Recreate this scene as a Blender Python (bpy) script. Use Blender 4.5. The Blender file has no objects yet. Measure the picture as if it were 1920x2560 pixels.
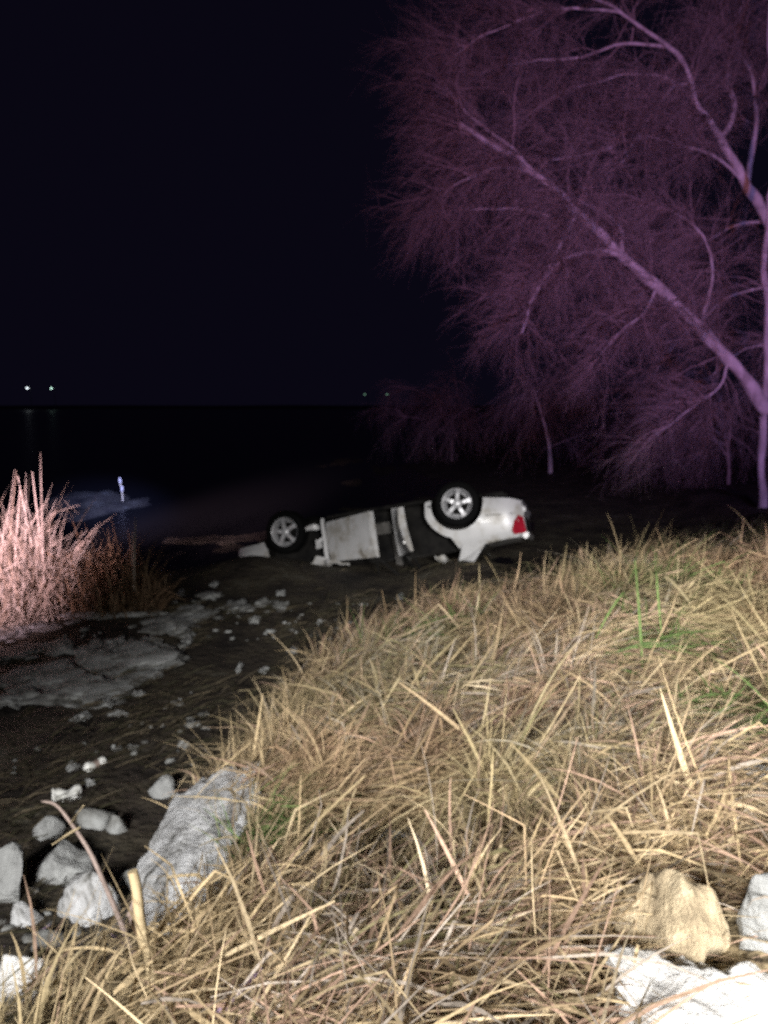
import bpy, bmesh, math, random
import numpy as np
from mathutils import Vector, Matrix, noise as mnoise

random.seed(7)
rng = np.random.default_rng(11)
scene = bpy.context.scene
col = scene.collection

# ------------------------------------------------------------------ camera
CAM = Vector((0.0, 0.0, 2.4))
PITCH = math.radians(7.5)
F = 2072.0                                  # focal length in photograph pixels (1920 wide)
cd = bpy.data.cameras.new('camera')
cam = bpy.data.objects.new('camera', cd)
col.objects.link(cam)
cam.location = CAM
cam.rotation_euler = (math.radians(90) - PITCH, 0, 0)
cd.sensor_fit = 'HORIZONTAL'
cd.sensor_width = 36.0
cd.lens = 36.0 * F / 1920.0
cd.clip_start = 0.05
cd.clip_end = 3000
cd.dof.use_dof = True                       # hand-held phone that missed its focus
cd.dof.focus_distance = 0.55
cd.dof.aperture_fstop = 16.5
scene.camera = cam

# ------------------------------------------------------------------ night sky and lamps
world = bpy.data.worlds.new('World')
scene.world = world
world.use_nodes = True
bg = world.node_tree.nodes['Background']
bg.inputs[0].default_value = (0.44, 0.36, 1.0, 1)
bg.inputs[1].default_value = 0.0060
scene.view_settings.view_transform = 'Standard'
scene.view_settings.look = 'None'
scene.view_settings.exposure = 0
scene.view_settings.gamma = 1
scene.cycles.use_denoising = False
scene.cycles.max_bounces = 5
scene.cycles.diffuse_bounces = 2
scene.cycles.glossy_bounces = 2
scene.cycles.sample_clamp_indirect = 1.0
scene.cycles.sample_clamp_direct = 3.0
scene.cycles.caustics_reflective = False
scene.cycles.caustics_refractive = False


def spot(name, loc, aim, watts, color, cone, blend=0.6, radius=0.12):
    l = bpy.data.lights.new(name, 'SPOT')
    l.energy = watts
    l.color = color
    l.spot_size = math.radians(cone)
    l.spot_blend = blend
    l.shadow_soft_size = radius
    o = bpy.data.objects.new(name, l)
    o.location = loc
    o.rotation_euler = (Vector(aim) - Vector(loc)).to_track_quat('-Z', 'Y').to_euler()
    col.objects.link(o)
    return o


# the emergency vehicles stand on the road behind the photographer; the left fill lamp is added
spot('vehicle_spotlight', (2.9, -4.6, 3.7), (2.5, 3.4, 0.4), 13800, (1.0, 0.975, 0.94), 41, 1.0, 0.9)
spot('left_fill_spot', (-2.4, -5.0, 4.0), (-0.5, 3.2, 0.2), 9000, (1.0, 0.98, 0.96), 36, 1.0, 0.9)  # unseen fill added to brighten the mud and rocks at left
spot('flasher_red', (3.5, -4.0, 3.0), (5.2, 17, 6.6), 7000, (1.0, 0.34, 0.46), 42, 1.0, 0.4)
spot('flasher_blue', (5.5, -4.0, 3.0), (6.2, 17, 5.8), 12000, (0.48, 0.35, 1.0), 46, 1.0, 0.4)
spot('flasher_pink', (-5.6, -4.0, 3.2), (-4.4, 8.8, 1.0), 120000, (1.0, 0.68, 0.80), 11.5, 1.0, 0.4)
spot('flasher_blue', (2.6, -4.2, 5.6), (-6.5, 19.6, 0.0), 150000, (0.34, 0.42, 1.0), 7.5, 1.0, 0.4)


# ------------------------------------------------------------------ helpers
def atz(px, py, z):
    """point at height z that the photograph's pixel shows"""
    r = (px - 960) / F
    u = -(py - 1280) / F
    d = Vector((r, math.cos(PITCH) + u * math.sin(PITCH), -math.sin(PITCH) + u * math.cos(PITCH)))
    t = (z - CAM.z) / d.z
    return CAM + d * t


def aty(px, py, y):
    """point at distance y that the photograph's pixel shows"""
    r = (px - 960) / F
    u = -(py - 1280) / F
    d = Vector((r, math.cos(PITCH) + u * math.sin(PITCH), -math.sin(PITCH) + u * math.cos(PITCH)))
    return CAM + d * (y / d.y)


def smooth(a, b, x):
    t = np.clip((x - a) / (b - a), 0, 1)
    return t * t * (3 - 2 * t)


_tab = np.random.default_rng(3).random((256, 256))


def vnoise(x, y):
    x = np.asarray(x, float)
    y = np.asarray(y, float)
    xi = np.floor(x).astype(int)
    yi = np.floor(y).astype(int)
    fx = x - xi
    fy = y - yi
    fx = fx * fx * (3 - 2 * fx)
    fy = fy * fy * (3 - 2 * fy)
    g = lambda i, j: _tab[(xi + i) & 255, (yi + j) & 255]
    return (g(0, 0) * (1 - fx) + g(1, 0) * fx) * (1 - fy) + (g(0, 1) * (1 - fx) + g(1, 1) * fx) * fy


def fbm(x, y, o=4):
    s = 0
    a = 0.5
    for k in range(o):
        s = s + a * vnoise(x * 2 ** k + 17 * k, y * 2 ** k + 31 * k)
        a *= 0.5
    return s / (1 - 0.5 ** o)


SHORE = np.array([(-9, 1.0), (-3.2, 1.8), (-1.9, 2.3), (-1.2, 3.2), (-1.02, 4.4), (-1.0, 5.6), (-0.62, 7.2), (0.1, 8.9),
                  (1.5, 10.4), (3.2, 11.6), (4.6, 13.2), (5.6, 16), (6.1, 22), (5.2, 27), (4.4, 33), (6, 45), (15, 70), (60, 120)], float)


def shore_s(x, y):
    x = np.asarray(x, float)
    y = np.asarray(y, float)
    best = np.full(x.shape, 1e9)
    sg = np.ones(x.shape)
    for (ax, ay), (bx, by) in zip(SHORE[:-1], SHORE[1:]):
        dx, dy = bx - ax, by - ay
        L2 = dx * dx + dy * dy
        t = np.clip(((x - ax) * dx + (y - ay) * dy) / L2, 0, 1)
        d = np.hypot(x - ax - t * dx, y - ay - t * dy)
        c = dx * (y - ay) - dy * (x - ax)
        m = d < best
        best = np.where(m, d, best)
        sg = np.where(m, np.where(c < 0, 1.0, -1.0), sg)
    return best * sg


def ground_z(x, y):
    x = np.asarray(x, float)
    y = np.asarray(y, float)
    s = shore_s(x, y) + 0.75 * (fbm(x * 0.9 + 5, y * 0.9) - 0.5) * smooth(2.0, 4.0, y)
    H = 0.95 * (1 - 0.62 * smooth(6.9, 10.0, y - 0.25 * np.maximum(x - 2.5, 0))) + 0.20 * smooth(17, 30, y)
    H = H * (1 - 0.36 * smooth(1.9, 0.5, x) * smooth(4.8, 7.2, y))
    bank = H * (1 - np.exp(-np.maximum(s, 0) / 1.05)) + (0.42 * (fbm(x * 1.3, y * 1.3, 3) - 0.5) + 0.10 * (fbm(x * 4, y * 4, 2) - 0.5)) * smooth(0, 0.9, s) * smooth(0.3, 1.6, np.hypot(x, y))
    m = -s
    mud = 0.035 - 0.05 * smooth(1.5, 5, m) - 0.5 * smooth(6.5, 13, m) - 1.2 * smooth(14, 40, m) + 0.13 * (fbm(x * 1.1 + 40, y * 0.8, 5) - 0.5) * smooth(0, 0.3, m)
    for gx, gy, r, h in ((1.05, 10.7, 0.65, 0.30), (-1.5, 11.2, 0.9, 0.10), (-2.0, 11.45, 0.75, 0.20), (-3.6, 9.0, 1.4, 0.12)):
        mud = mud + h * np.exp(-((x - gx) ** 2 + (y - gy) ** 2) / (r * r))
    bar = np.exp(-(((x + 7.0) / 2.2) ** 2 + ((y - 19.8) / 3.4) ** 2))  # bar raised here so the blue beam shows as a sheen on the water
    mud = mud + bar * (0.60 + 0.75 * (fbm(x * 1.6, y * 0.8, 5) - 0.5))
    z = np.where(s > 0, 0.035 + bank, mud)
    far = smooth(235, 300, y + 0.10 * np.abs(x))
    z = z + far * (1.5 + 1.6 * (fbm(x * 0.01, y * 0.01) - 0.5))
    return z


def gz(x, y):
    return float(ground_z(np.array([x]), np.array([y]))[0])


def link(ob, parent=None, kind=None):
    col.objects.link(ob)
    if parent is not None:
        ob.parent = parent
    if kind:
        ob['kind'] = kind
    return ob


def tag(o, label, cat, group=None):
    o['label'] = label
    o['category'] = cat
    if group:
        o['group'] = group
    return o


def empty(name, loc):
    o = bpy.data.objects.new(name, None)
    o.location = loc
    col.objects.link(o)
    return o


def mesh_np(name, V, Q, mat, parent=None, tint=None, smooth_sh=False, kind=None):
    me = bpy.data.meshes.new(name)
    V = np.ascontiguousarray(V, np.float32)
    Q = np.ascontiguousarray(Q, np.int32)
    k = Q.shape[1]
    me.vertices.add(len(V))
    me.vertices.foreach_set('co', V.ravel())
    me.loops.add(Q.size)
    me.loops.foreach_set('vertex_index', Q.ravel())
    me.polygons.add(len(Q))
    me.polygons.foreach_set('loop_start', np.arange(len(Q), dtype=np.int32) * k)
    if smooth_sh:
        me.polygons.foreach_set('use_smooth', np.ones(len(Q), bool))
    if tint is not None:
        at = me.attributes.new('tint', 'FLOAT_COLOR', 'POINT')
        c = np.ones((len(V), 4), np.float32)
        c[:, :3] = tint
        at.data.foreach_set('color', c.ravel())
    me.materials.append(mat)
    me.update(calc_edges=True)
    ob = bpy.data.objects.new(name, me)
    return link(ob, parent, kind)


def ribbons(P, W, S):
    """P (n,k,3) centre lines, W (n,k) widths, S (n,3) side vectors"""
    n, k, _ = P.shape
    off = S[:, None, :] * (W[:, :, None] * 0.5)
    V = np.stack([P - off, P + off], 2).reshape(-1, 3)
    i = np.arange(n)[:, None] * (2 * k) + np.arange(k - 1)[None] * 2
    Q = np.stack([i, i + 1, i + 3, i + 2], -1).reshape(-1, 4)
    return V, Q


def tubes(P, R, sides=3):
    n, k, _ = P.shape
    T = np.gradient(P, axis=1)
    T /= np.linalg.norm(T, axis=2, keepdims=True) + 1e-9
    up = np.where(np.abs(T[..., 2:3]) > 0.9, np.array([1.0, 0, 0]), np.array([0, 0, 1.0]))
    A = np.cross(T, up)
    A /= np.linalg.norm(A, axis=2, keepdims=True) + 1e-9
    B = np.cross(T, A)
    ring = []
    for q in range(sides):
        a = 2 * math.pi * q / sides
        ring.append(P + (A * math.cos(a) + B * math.sin(a)) * R[:, :, None])
    V = np.stack(ring, 2).reshape(-1, 3)
    base = np.arange(n)[:, None, None] * (k * sides) + np.arange(k - 1)[None, :, None] * sides
    q = np.arange(sides)[None, None]
    q2 = (q + 1) % sides
    Q = np.stack(np.broadcast_arrays(base + q, base + q2, base + sides + q2, base + sides + q), -1).reshape(-1, 4)
    return V, Q


def spline(pts, k):
    """Catmull-Rom resample of a list of points to k points"""
    p = np.array([tuple(q) for q in pts], float)
    p = np.vstack([2 * p[0] - p[1], p, 2 * p[-1] - p[-2]])
    n = len(p) - 3
    out = []
    for t in np.linspace(0, n - 1e-6, k):
        i = int(t)
        f = t - i
        a, b, c, d = p[i:i + 4]
        out.append(0.5 * ((2 * b) + (c - a) * f + (2 * a - 5 * b + 4 * c - d) * f * f + (3 * b - a - 3 * c + d) * f ** 3))
    return np.array(out)


# ------------------------------------------------------------------ materials
def new_mat(name):
    m = bpy.data.materials.new(name)
    m.use_nodes = True
    nt = m.node_tree
    return m, nt, nt.nodes['Principled BSDF']


def nd(nt, typ, **kw):
    n = nt.nodes.new(typ)
    for k, v in kw.items():
        setattr(n, k, v)
    return n


def noise_mat(name, stops, scale, rough=0.8, bump=0.0, bscale=None, detail=6, spec=0.3, coat=0.0, metal=0.0, distort=0.0, stretch=None):
    m, nt, b = new_mat(name)
    tc = nd(nt, 'ShaderNodeTexCoord')
    src = tc.outputs['Object']
    if stretch:
        mp = nd(nt, 'ShaderNodeMapping')
        mp.inputs['Scale'].default_value = stretch
        nt.links.new(src, mp.inputs[0])
        src = mp.outputs[0]
    n = nd(nt, 'ShaderNodeTexNoise')
    n.inputs['Scale'].default_value = scale
    n.inputs['Detail'].default_value = detail
    n.inputs['Roughness'].default_value = 0.62
    n.inputs['Distortion'].default_value = distort
    nt.links.new(src, n.inputs['Vector'])
    r = nd(nt, 'ShaderNodeValToRGB')
    el = r.color_ramp.elements
    while len(el) < len(stops):
        el.new(0.5)
    for e, (p, c) in zip(el, stops):
        e.position = p
        e.color = (*c, 1)
    nt.links.new(n.outputs['Fac'], r.inputs[0])
    nt.links.new(r.outputs[0], b.inputs['Base Color'])
    b.inputs['Roughness'].default_value = rough
    b.inputs['Specular IOR Level'].default_value = spec
    b.inputs['Coat Weight'].default_value = coat
    b.inputs['Metallic'].default_value = metal
    if bump:
        n2 = nd(nt, 'ShaderNodeTexNoise')
        n2.inputs['Scale'].default_value = bscale or scale * 3
        n2.inputs['Detail'].default_value = 8
        n2.inputs['Roughness'].default_value = 0.65
        nt.links.new(src, n2.inputs['Vector'])
        bp = nd(nt, 'ShaderNodeBump')
        bp.inputs['Strength'].default_value = 1.0
        bp.inputs['Distance'].default_value = bump
        nt.links.new(n2.outputs['Fac'], bp.inputs['Height'])
        nt.links.new(bp.outputs[0], b.inputs['Normal'])
    return m


def plain(name, c, rough=0.6, spec=0.3, metal=0.0):
    v = 0.82
    return noise_mat(name, [(0.3, tuple(x * v for x in c)), (0.7, c)], 7, rough, 0, None, 4, spec, 0, metal)


def tint_mat(name, rough=0.75, spec=0.15):
    m, nt, b = new_mat(name)
    a = nd(nt, 'ShaderNodeAttribute', attribute_name='tint')
    tc = nd(nt, 'ShaderNodeTexCoord')
    n = nd(nt, 'ShaderNodeTexNoise')
    n.inputs['Scale'].default_value = 60
    nt.links.new(tc.outputs['Object'], n.inputs['Vector'])
    r = nd(nt, 'ShaderNodeMapRange')
    r.inputs['From Min'].default_value = 0.3
    r.inputs['From Max'].default_value = 0.7
    r.inputs['To Min'].default_value = 0.72
    r.inputs['To Max'].default_value = 1.15
    nt.links.new(n.outputs['Fac'], r.inputs[0])
    mx = nd(nt, 'ShaderNodeVectorMath', operation='SCALE')
    nt.links.new(a.outputs['Color'], mx.inputs[0])
    nt.links.new(r.outputs[0], mx.inputs['Scale'])
    nt.links.new(mx.outputs[0], b.inputs['Base Color'])
    b.inputs['Roughness'].default_value = rough
    b.inputs['Specular IOR Level'].default_value = spec
    tr = nd(nt, 'ShaderNodeBsdfTranslucent')
    nt.links.new(mx.outputs[0], tr.inputs[0])
    ms = nd(nt, 'ShaderNodeMixShader')
    ms.inputs[0].default_value = 0.3
    nt.links.new(b.outputs[0], ms.inputs[1])
    nt.links.new(tr.outputs[0], ms.inputs[2])
    nt.links.new(ms.outputs[0], nt.nodes['Material Output'].inputs[0])
    return m


M = {}
M['blade'] = tint_mat('dry_blade')
M['bark'] = noise_mat('pale_bark', [(0.3, (0.18, 0.155, 0.15)), (0.7, (0.46, 0.42, 0.41))], 6, 0.9, 0.012, 22, stretch=(1, 1, 0.35))
M['twig'] = noise_mat('twig_bark', [(0.3, (0.12, 0.09, 0.085)), (0.7, (0.27, 0.21, 0.2))], 3, 0.9)
M['stone_grey'] = noise_mat('grey_limestone', [(0.25, (0.12, 0.12, 0.11)), (0.45, (0.27, 0.275, 0.27)), (0.75, (0.42, 0.43, 0.42))], 7, 0.85, 0.045, 18, 10, distort=0.5)
M['stone_pale'] = noise_mat('pitted_pale_stone', [(0.34, (0.06, 0.058, 0.05)), (0.42, (0.32, 0.32, 0.315)), (0.55, (0.50, 0.505, 0.51)), (0.8, (0.62, 0.63, 0.635))], 8, 0.9, 0.03, 22, 10, distort=0.6)
M['stone_beige'] = noise_mat('beige_limestone', [(0.28, (0.20, 0.155, 0.10)), (0.5, (0.42, 0.34, 0.22)), (0.75, (0.56, 0.48, 0.34))], 9, 0.85, 0.03, 22)
M['stone_white'] = noise_mat('chalk_white_stone', [(0.27, (0.25, 0.25, 0.24)), (0.38, (0.78, 0.77, 0.74)), (0.8, (0.88, 0.87, 0.85))], 8, 0.85, 0.03, 20, 10, distort=0.5)
M['stone_wet'] = noise_mat('muddy_flat_stone', [(0.33, (0.04, 0.037, 0.032)), (0.43, (0.16, 0.16, 0.15)), (0.68, (0.33, 0.34, 0.335))], 4.5, 0.75, 0.03, 14, 10)
M['paint'] = noise_mat('white_car_paint', [(0.33, (0.10, 0.085, 0.065)), (0.41, (0.30, 0.285, 0.26)), (0.52, (0.43, 0.43, 0.435)), (0.8, (0.49, 0.49, 0.50))], 3.1, 0.34, 0, None, 10, 0.5, 0.5)
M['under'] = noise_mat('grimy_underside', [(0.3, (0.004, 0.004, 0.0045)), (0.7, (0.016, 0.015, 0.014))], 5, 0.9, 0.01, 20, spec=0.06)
M['rubber'] = noise_mat('tyre_rubber', [(0.3, (0.003, 0.003, 0.0035)), (0.7, (0.007, 0.007, 0.007))], 10, 0.9, 0.004, 50, spec=0.06)
M['alloy'] = noise_mat('alloy_silver', [(0.3, (0.44, 0.44, 0.46)), (0.7, (0.66, 0.66, 0.68))], 6, 0.3, 0, None, 4, 0.6, 0.3, 0.35)
M['chrome'] = plain('chrome_glint', (0.8, 0.8, 0.82), 0.12, 0.6, 0.9)
M['red_lens'] = noise_mat('red_lens', [(0.3, (0.20, 0.007, 0.016)), (0.7, (0.29, 0.010, 0.024))], 14, 0.2, 0, None, 4, 0.5, 0.5)
M['clear_lens'] = plain('clear_lens', (0.35, 0.36, 0.38), 0.12, 0.5)
M['seat'] = noise_mat('grey_upholstery', [(0.3, (0.05, 0.048, 0.045)), (0.7, (0.10, 0.095, 0.09))], 18, 0.95, 0.004, 90)
M['glass'] = plain('dark_window_glass', (0.015, 0.017, 0.018), 0.06, 0.5)
M['litter'] = noise_mat('dirty_white_tin', [(0.3, (0.45, 0.45, 0.40)), (0.6, (0.75, 0.75, 0.72))], 25, 0.35, 0, None, 5, 0.5)
M['cane'] = noise_mat('tan_cane', [(0.3, (0.33, 0.25, 0.14)), (0.7, (0.55, 0.45, 0.28))], 14, 0.6, 0.002, 60, stretch=(1, 1, 0.15))
M['stem'] = noise_mat('grey_brown_stem', [(0.3, (0.16, 0.12, 0.10)), (0.7, (0.32, 0.25, 0.22))], 14, 0.7, 0.002, 60)
M['mauve'] = noise_mat('leaf_purple_light', [(0.3, (0.20, 0.13, 0.20)), (0.7, (0.36, 0.27, 0.34))], 10, 0.6)  # purple of the flashing lamps put into the dry leaf colour
M['reed'] = noise_mat('dead_reed', [(0.3, (0.36, 0.30, 0.24)), (0.7, (0.56, 0.49, 0.41))], 9, 0.8)
M['steel'] = plain('galvanised_steel', (0.3, 0.31, 0.32), 0.45, 0.5, 0.6)


def ground_material():
    m, nt, b = new_mat('dark_soil_and_mud')
    g = nd(nt, 'ShaderNodeNewGeometry')
    n = nd(nt, 'ShaderNodeTexNoise')
    n.inputs['Scale'].default_value = 1.6
    n.inputs['Detail'].default_value = 9
    n.inputs['Roughness'].default_value = 0.68
    nt.links.new(g.outputs['Position'], n.inputs['Vector'])
    r = nd(nt, 'ShaderNodeValToRGB')
    el = r.color_ramp.elements
    el.new(0.5)
    el.new(0.6)
    for e, (p, c) in zip(el, [(0.36, (0.012, 0.010, 0.009)), (0.48, (0.034, 0.028, 0.022)), (0.56, (0.046, 0.039, 0.027)), (0.70, (0.085, 0.080, 0.066))]):
        e.position = p
        e.color = (*c, 1)
    nt.links.new(n.outputs['Fac'], r.inputs[0])
    # dead thatch litter on the dry bank, bare mud by the water
    sep = nd(nt, 'ShaderNodeSeparateXYZ')
    nt.links.new(g.outputs['Position'], sep.inputs[0])
    mr = nd(nt, 'ShaderNodeMapRange')
    mr.inputs['From Min'].default_value = 0.18
    mr.inputs['From Max'].default_value = 0.50
    nt.links.new(sep.outputs['Z'], mr.inputs[0])
    my = nd(nt, 'ShaderNodeMapRange')
    my.inputs['From Min'].default_value = 9.5
    my.inputs['From Max'].default_value = 7.5
    nt.links.new(sep.outputs['Y'], my.inputs[0])
    mm = nd(nt, 'ShaderNodeMath', operation='MULTIPLY')
    nt.links.new(mr.outputs[0], mm.inputs[0])
    nt.links.new(my.outputs[0], mm.inputs[1])
    n3 = nd(nt, 'ShaderNodeTexNoise')
    n3.inputs['Scale'].default_value = 30
    n3.inputs['Detail'].default_value = 6
    nt.links.new(g.outputs['Position'], n3.inputs['Vector'])
    r3 = nd(nt, 'ShaderNodeValToRGB')
    for e, (p, c) in zip(r3.color_ramp.elements, [(0.35, (0.07, 0.052, 0.032)), (0.65, (0.34, 0.27, 0.16))]):
        e.position = p
        e.color = (*c, 1)
    nt.links.new(n3.outputs['Fac'], r3.inputs[0])
    mx = nd(nt, 'ShaderNodeMix', data_type='RGBA')
    nt.links.new(mm.outputs[0], mx.inputs['Factor'])
    nt.links.new(r.outputs[0], mx.inputs['A'])
    nt.links.new(r3.outputs[0], mx.inputs['B'])
    nt.links.new(mx.outputs['Result'], b.inputs['Base Color'])
    b.inputs['Roughness'].default_value = 0.7
    b.inputs['Specular IOR Level'].default_value = 0.2
    n2 = nd(nt, 'ShaderNodeTexNoise')
    n2.inputs['Scale'].default_value = 14
    n2.inputs['Detail'].default_value = 8
    nt.links.new(g.outputs['Position'], n2.inputs['Vector'])
    bp = nd(nt, 'ShaderNodeBump')
    bp.inputs['Distance'].default_value = 0.05
    nt.links.new(n2.outputs['Fac'], bp.inputs['Height'])
    nt.links.new(bp.outputs[0], b.inputs['Normal'])
    return m


def water_material():
    m, nt, b = new_mat('murky_water')
    b.inputs['Base Color'].default_value = (0.006, 0.006, 0.007, 1)
    b.inputs['Roughness'].default_value = 0.36
    b.inputs['IOR'].default_value = 1.33
    g = nd(nt, 'ShaderNodeNewGeometry')
    mp = nd(nt, 'ShaderNodeMapping')
    mp.inputs['Scale'].default_value = (1.0, 2.2, 1)
    nt.links.new(g.outputs['Position'], mp.inputs[0])
    n2 = nd(nt, 'ShaderNodeTexNoise')
    n2.inputs['Scale'].default_value = 3.0
    n2.inputs['Detail'].default_value = 5
    nt.links.new(mp.outputs[0], n2.inputs['Vector'])
    bp = nd(nt, 'ShaderNodeBump')
    bp.inputs['Distance'].default_value = 0.002
    nt.links.new(n2.outputs['Fac'], bp.inputs['Height'])
    nt.links.new(bp.outputs[0], b.inputs['Normal'])
    return m


M['ground'] = ground_material()
M['water'] = water_material()


# ------------------------------------------------------------------ setting
def axis(lo, a, b, hi, step):
    mid = np.arange(a, b + 1e-6, step)
    def grow(start, end, sgn):
        out = []
        s = step
        p = start
        while (end - p) * sgn > 0:
            s *= 1.16
            p += sgn * s
            out.append(p)
        out[-1] = end
        return out
    return np.array(grow(a, lo, -1)[::-1] + list(mid) + grow(b, hi, 1))


gx = axis(-700, -6, 7, 700, 0.085)
gy = axis(-60, 0.5, 13.5, 900, 0.085)
X, Y = np.meshgrid(gx, gy)
Z = ground_z(X.ravel(), Y.ravel()).reshape(X.shape)
V = np.stack([X, Y, Z], -1).reshape(-1, 3)
nx, ny = len(gx), len(gy)
i = (np.arange(ny - 1)[:, None] * nx + np.arange(nx - 1)[None]).ravel()
ground = mesh_np('ground', V, np.stack([i, i + 1, i + nx + 1, i + nx], -1), M['ground'], smooth_sh=True, kind='structure')

wx = np.linspace(-700, 700, 15)
wy = np.linspace(-20, 320, 12)
X, Y = np.meshgrid(wx, wy)
V = np.stack([X, Y, X * 0], -1).reshape(-1, 3)
i = (np.arange(11)[:, None] * 15 + np.arange(14)[None]).ravel()
water = mesh_np('water', V, np.stack([i, i + 1, i + 16, i + 15], -1), M['water'], kind='structure')


# ------------------------------------------------------------------ overturned car
PI = math.pi


def obj_bm(name, bm, mat, parent, mats=None, smooth_sh=False, angle=None):
    me = bpy.data.meshes.new(name)
    bm.normal_update()
    bm.to_mesh(me)
    bm.free()
    for mm in (mats or [mat]):
        me.materials.append(mm)
    if smooth_sh:
        for p in me.polygons:
            p.use_smooth = True
        if angle:
            try:
                me.set_sharp_from_angle(angle=math.radians(angle))
            except Exception:
                pass
    return link(bpy.data.objects.new(name, me), parent)


def loft(sections, cap=True, closed=True):
    bm = bmesh.new()
    rings = [[bm.verts.new(p) for p in s] for s in sections]
    n = len(sections[0])
    for a, b in zip(rings[:-1], rings[1:]):
        for k in range(n if closed else n - 1):
            k2 = (k + 1) % n
            bm.faces.new((a[k], a[k2], b[k2], b[k]))
    if cap and closed:
        bm.faces.new(list(reversed(rings[0])))
        bm.faces.new(rings[-1])
    bmesh.ops.recalc_face_normals(bm, faces=bm.faces)
    return bm


def prism_xz(poly, y0, y1):
    return loft([[(x, y0, z) for x, z in poly], [(x, y1, z) for x, z in poly]])


def tube_bm(pts, r, sides=8, closed=False):
    P = np.array([tuple(p) for p in pts], float)[None]
    R = np.full(P.shape[:2], r) if np.isscalar(r) else np.array(r, float)[None]
    V, Q = tubes(P, R, sides)
    bm = bmesh.new()
    vs = [bm.verts.new(v) for v in V]
    for q in Q:
        bm.faces.new([vs[i] for i in q])
    bm.faces.new(vs[:sides])
    bm.faces.new(list(reversed(vs[-sides:])))
    bmesh.ops.recalc_face_normals(bm, faces=bm.faces)
    return bm


def merge_bm(dst, src):
    me = bpy.data.meshes.new('tmp')
    src.to_mesh(me)
    src.free()
    dst.from_mesh(me)
    bpy.data.meshes.remove(me)
    return dst


def box_bm(x0, x1, y0, y1, z0, z1, bev=0.0):
    bm = bmesh.new()
    bmesh.ops.create_cube(bm, size=1)
    for v in bm.verts:
        v.co = Vector(((x0 + x1) / 2 + v.co.x * (x1 - x0), (y0 + y1) / 2 + v.co.y * (y1 - y0), (z0 + z1) / 2 + v.co.z * (z1 - z0)))
    if bev:
        bmesh.ops.bevel(bm, geom=list(bm.edges), offset=bev, segments=2, affect='EDGES')
    return bm


# the near wheels as the photograph shows them, then the frame of the car from those
pr = aty(1143, 1255, 11.7)
pf = aty(713, 1326, 12.2)
fwd = (pf - pr).normalized()
up = Vector((0, 0, -1))
up = (up - fwd * up.dot(fwd)).normalized()
left = up.cross(fwd).normalized()
roll = Matrix.Rotation(math.radians(11.0), 3, fwd)          # near side raised a little
up, left = roll @ up, roll @ left
if left.z > 0:
    roll = Matrix.Rotation(math.radians(-22.0), 3, fwd)
    up, left = roll @ up, roll @ left
origin = (pr + pf) / 2 + left * 0.80 + Vector((0, 0, -0.05))
WB = (pf - pr).length / 2
car = empty('overturned_car', origin)
Mx = Matrix((fwd, left, up)).transposed().to_4x4()
Mx.translation = origin
car.matrix_world = Mx
tag(car, 'white saloon car lying overturned on its roof in dark shallow water with doors hanging open', 'car')

# body: cross sections along the car, right half then left half
def top_z(x):
    return float(np.interp(x, [-2.42, -2.3, -1.5, -1.2, 0.75, 1.2, 1.9, 2.2], [0.50, 0.58, 0.61, 0.61, 0.58, 0.52, 0.40, 0.28]))


def bot_z(x):
    return float(np.interp(x, [-2.42, -2.25, -1.95, -1.6, -1.0, 1.0, 1.6, 2.2], [0.04, -0.01, -0.06, -0.11, -0.15, -0.15, 0.02, 0.10]))


def half_w(x):
    return float(np.interp(x, [-2.42, -2.34, -2.15, -1.6, 0, 1.5, 1.95, 2.12, 2.2], [0.70, 0.78, 0.835, 0.87, 0.88, 0.86, 0.79, 0.68, 0.55]))


secs = []
RX = lambda x: x if x > -1.3 else -1.3 + (x + 1.3) * 0.80          # short tail
for x in np.concatenate([[-2.42, -2.38, -2.32], np.linspace(-2.25, 2.05, 44), [2.12, 2.17, 2.2]]):
    b, t, w = bot_z(x), top_z(x), half_w(x)
    x = RX(x)
    h = t - b
    prof = [(0.0, b), (w * 0.80, b), (w * 0.94, b + 0.03), (w * 0.985, b + 0.12), (w, b + h * 0.45), (w * 0.992, b + h * 0.62), (w * 0.975, b + h * 0.80),
            (w * 0.95, t - 0.05), (w * 0.90, t - 0.005), (w * 0.5, t + 0.02), (0.0, t + 0.025)]
    ring = [(x, -y, z) for y, z in prof] + [(x, y, z) for y, z in reversed(prof[1:-1])]
    secs.append(ring)
body_bm = loft(secs)
body = obj_bm('body', body_bm, M['paint'], car, mats=[M['paint'], M['under']], smooth_sh=True, angle=35)

AR = 0.375


def arc(cx, cz, r, a0, a1, n):
    return [(cx + r * math.cos(a0 + (a1 - a0) * k / n), cz + r * math.sin(a0 + (a1 - a0) * k / n)) for k in range(n + 1)]


cut = bmesh.new()
for sx in (-1, 1):
    for sy in (-1, 1):
        cx = sx * WB
        r = AR if sx < 0 else 0.36
        merge_bm(cut, prism_xz(arc(cx, -0.02, r, 0, 2 * PI * 35 / 36, 35), sy * 0.52, sy * 1.1))
# right-hand door openings; the rear one follows the wheel arch
fx0 = 0.66
merge_bm(cut, prism_xz([(fx0, -0.22), (fx0, 0.75), (-0.36, 0.75), (-0.36, -0.22)], -1.1, -0.50))
poly = [(-0.45, -0.22), (-0.45, 0.75), (-1.30, 0.75)] + arc(-WB, -0.02, 0.485, math.radians(72), math.radians(14), 8) + [(-0.855, -0.22)]
merge_bm(cut, prism_xz(poly, -1.1, -0.50))
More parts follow.
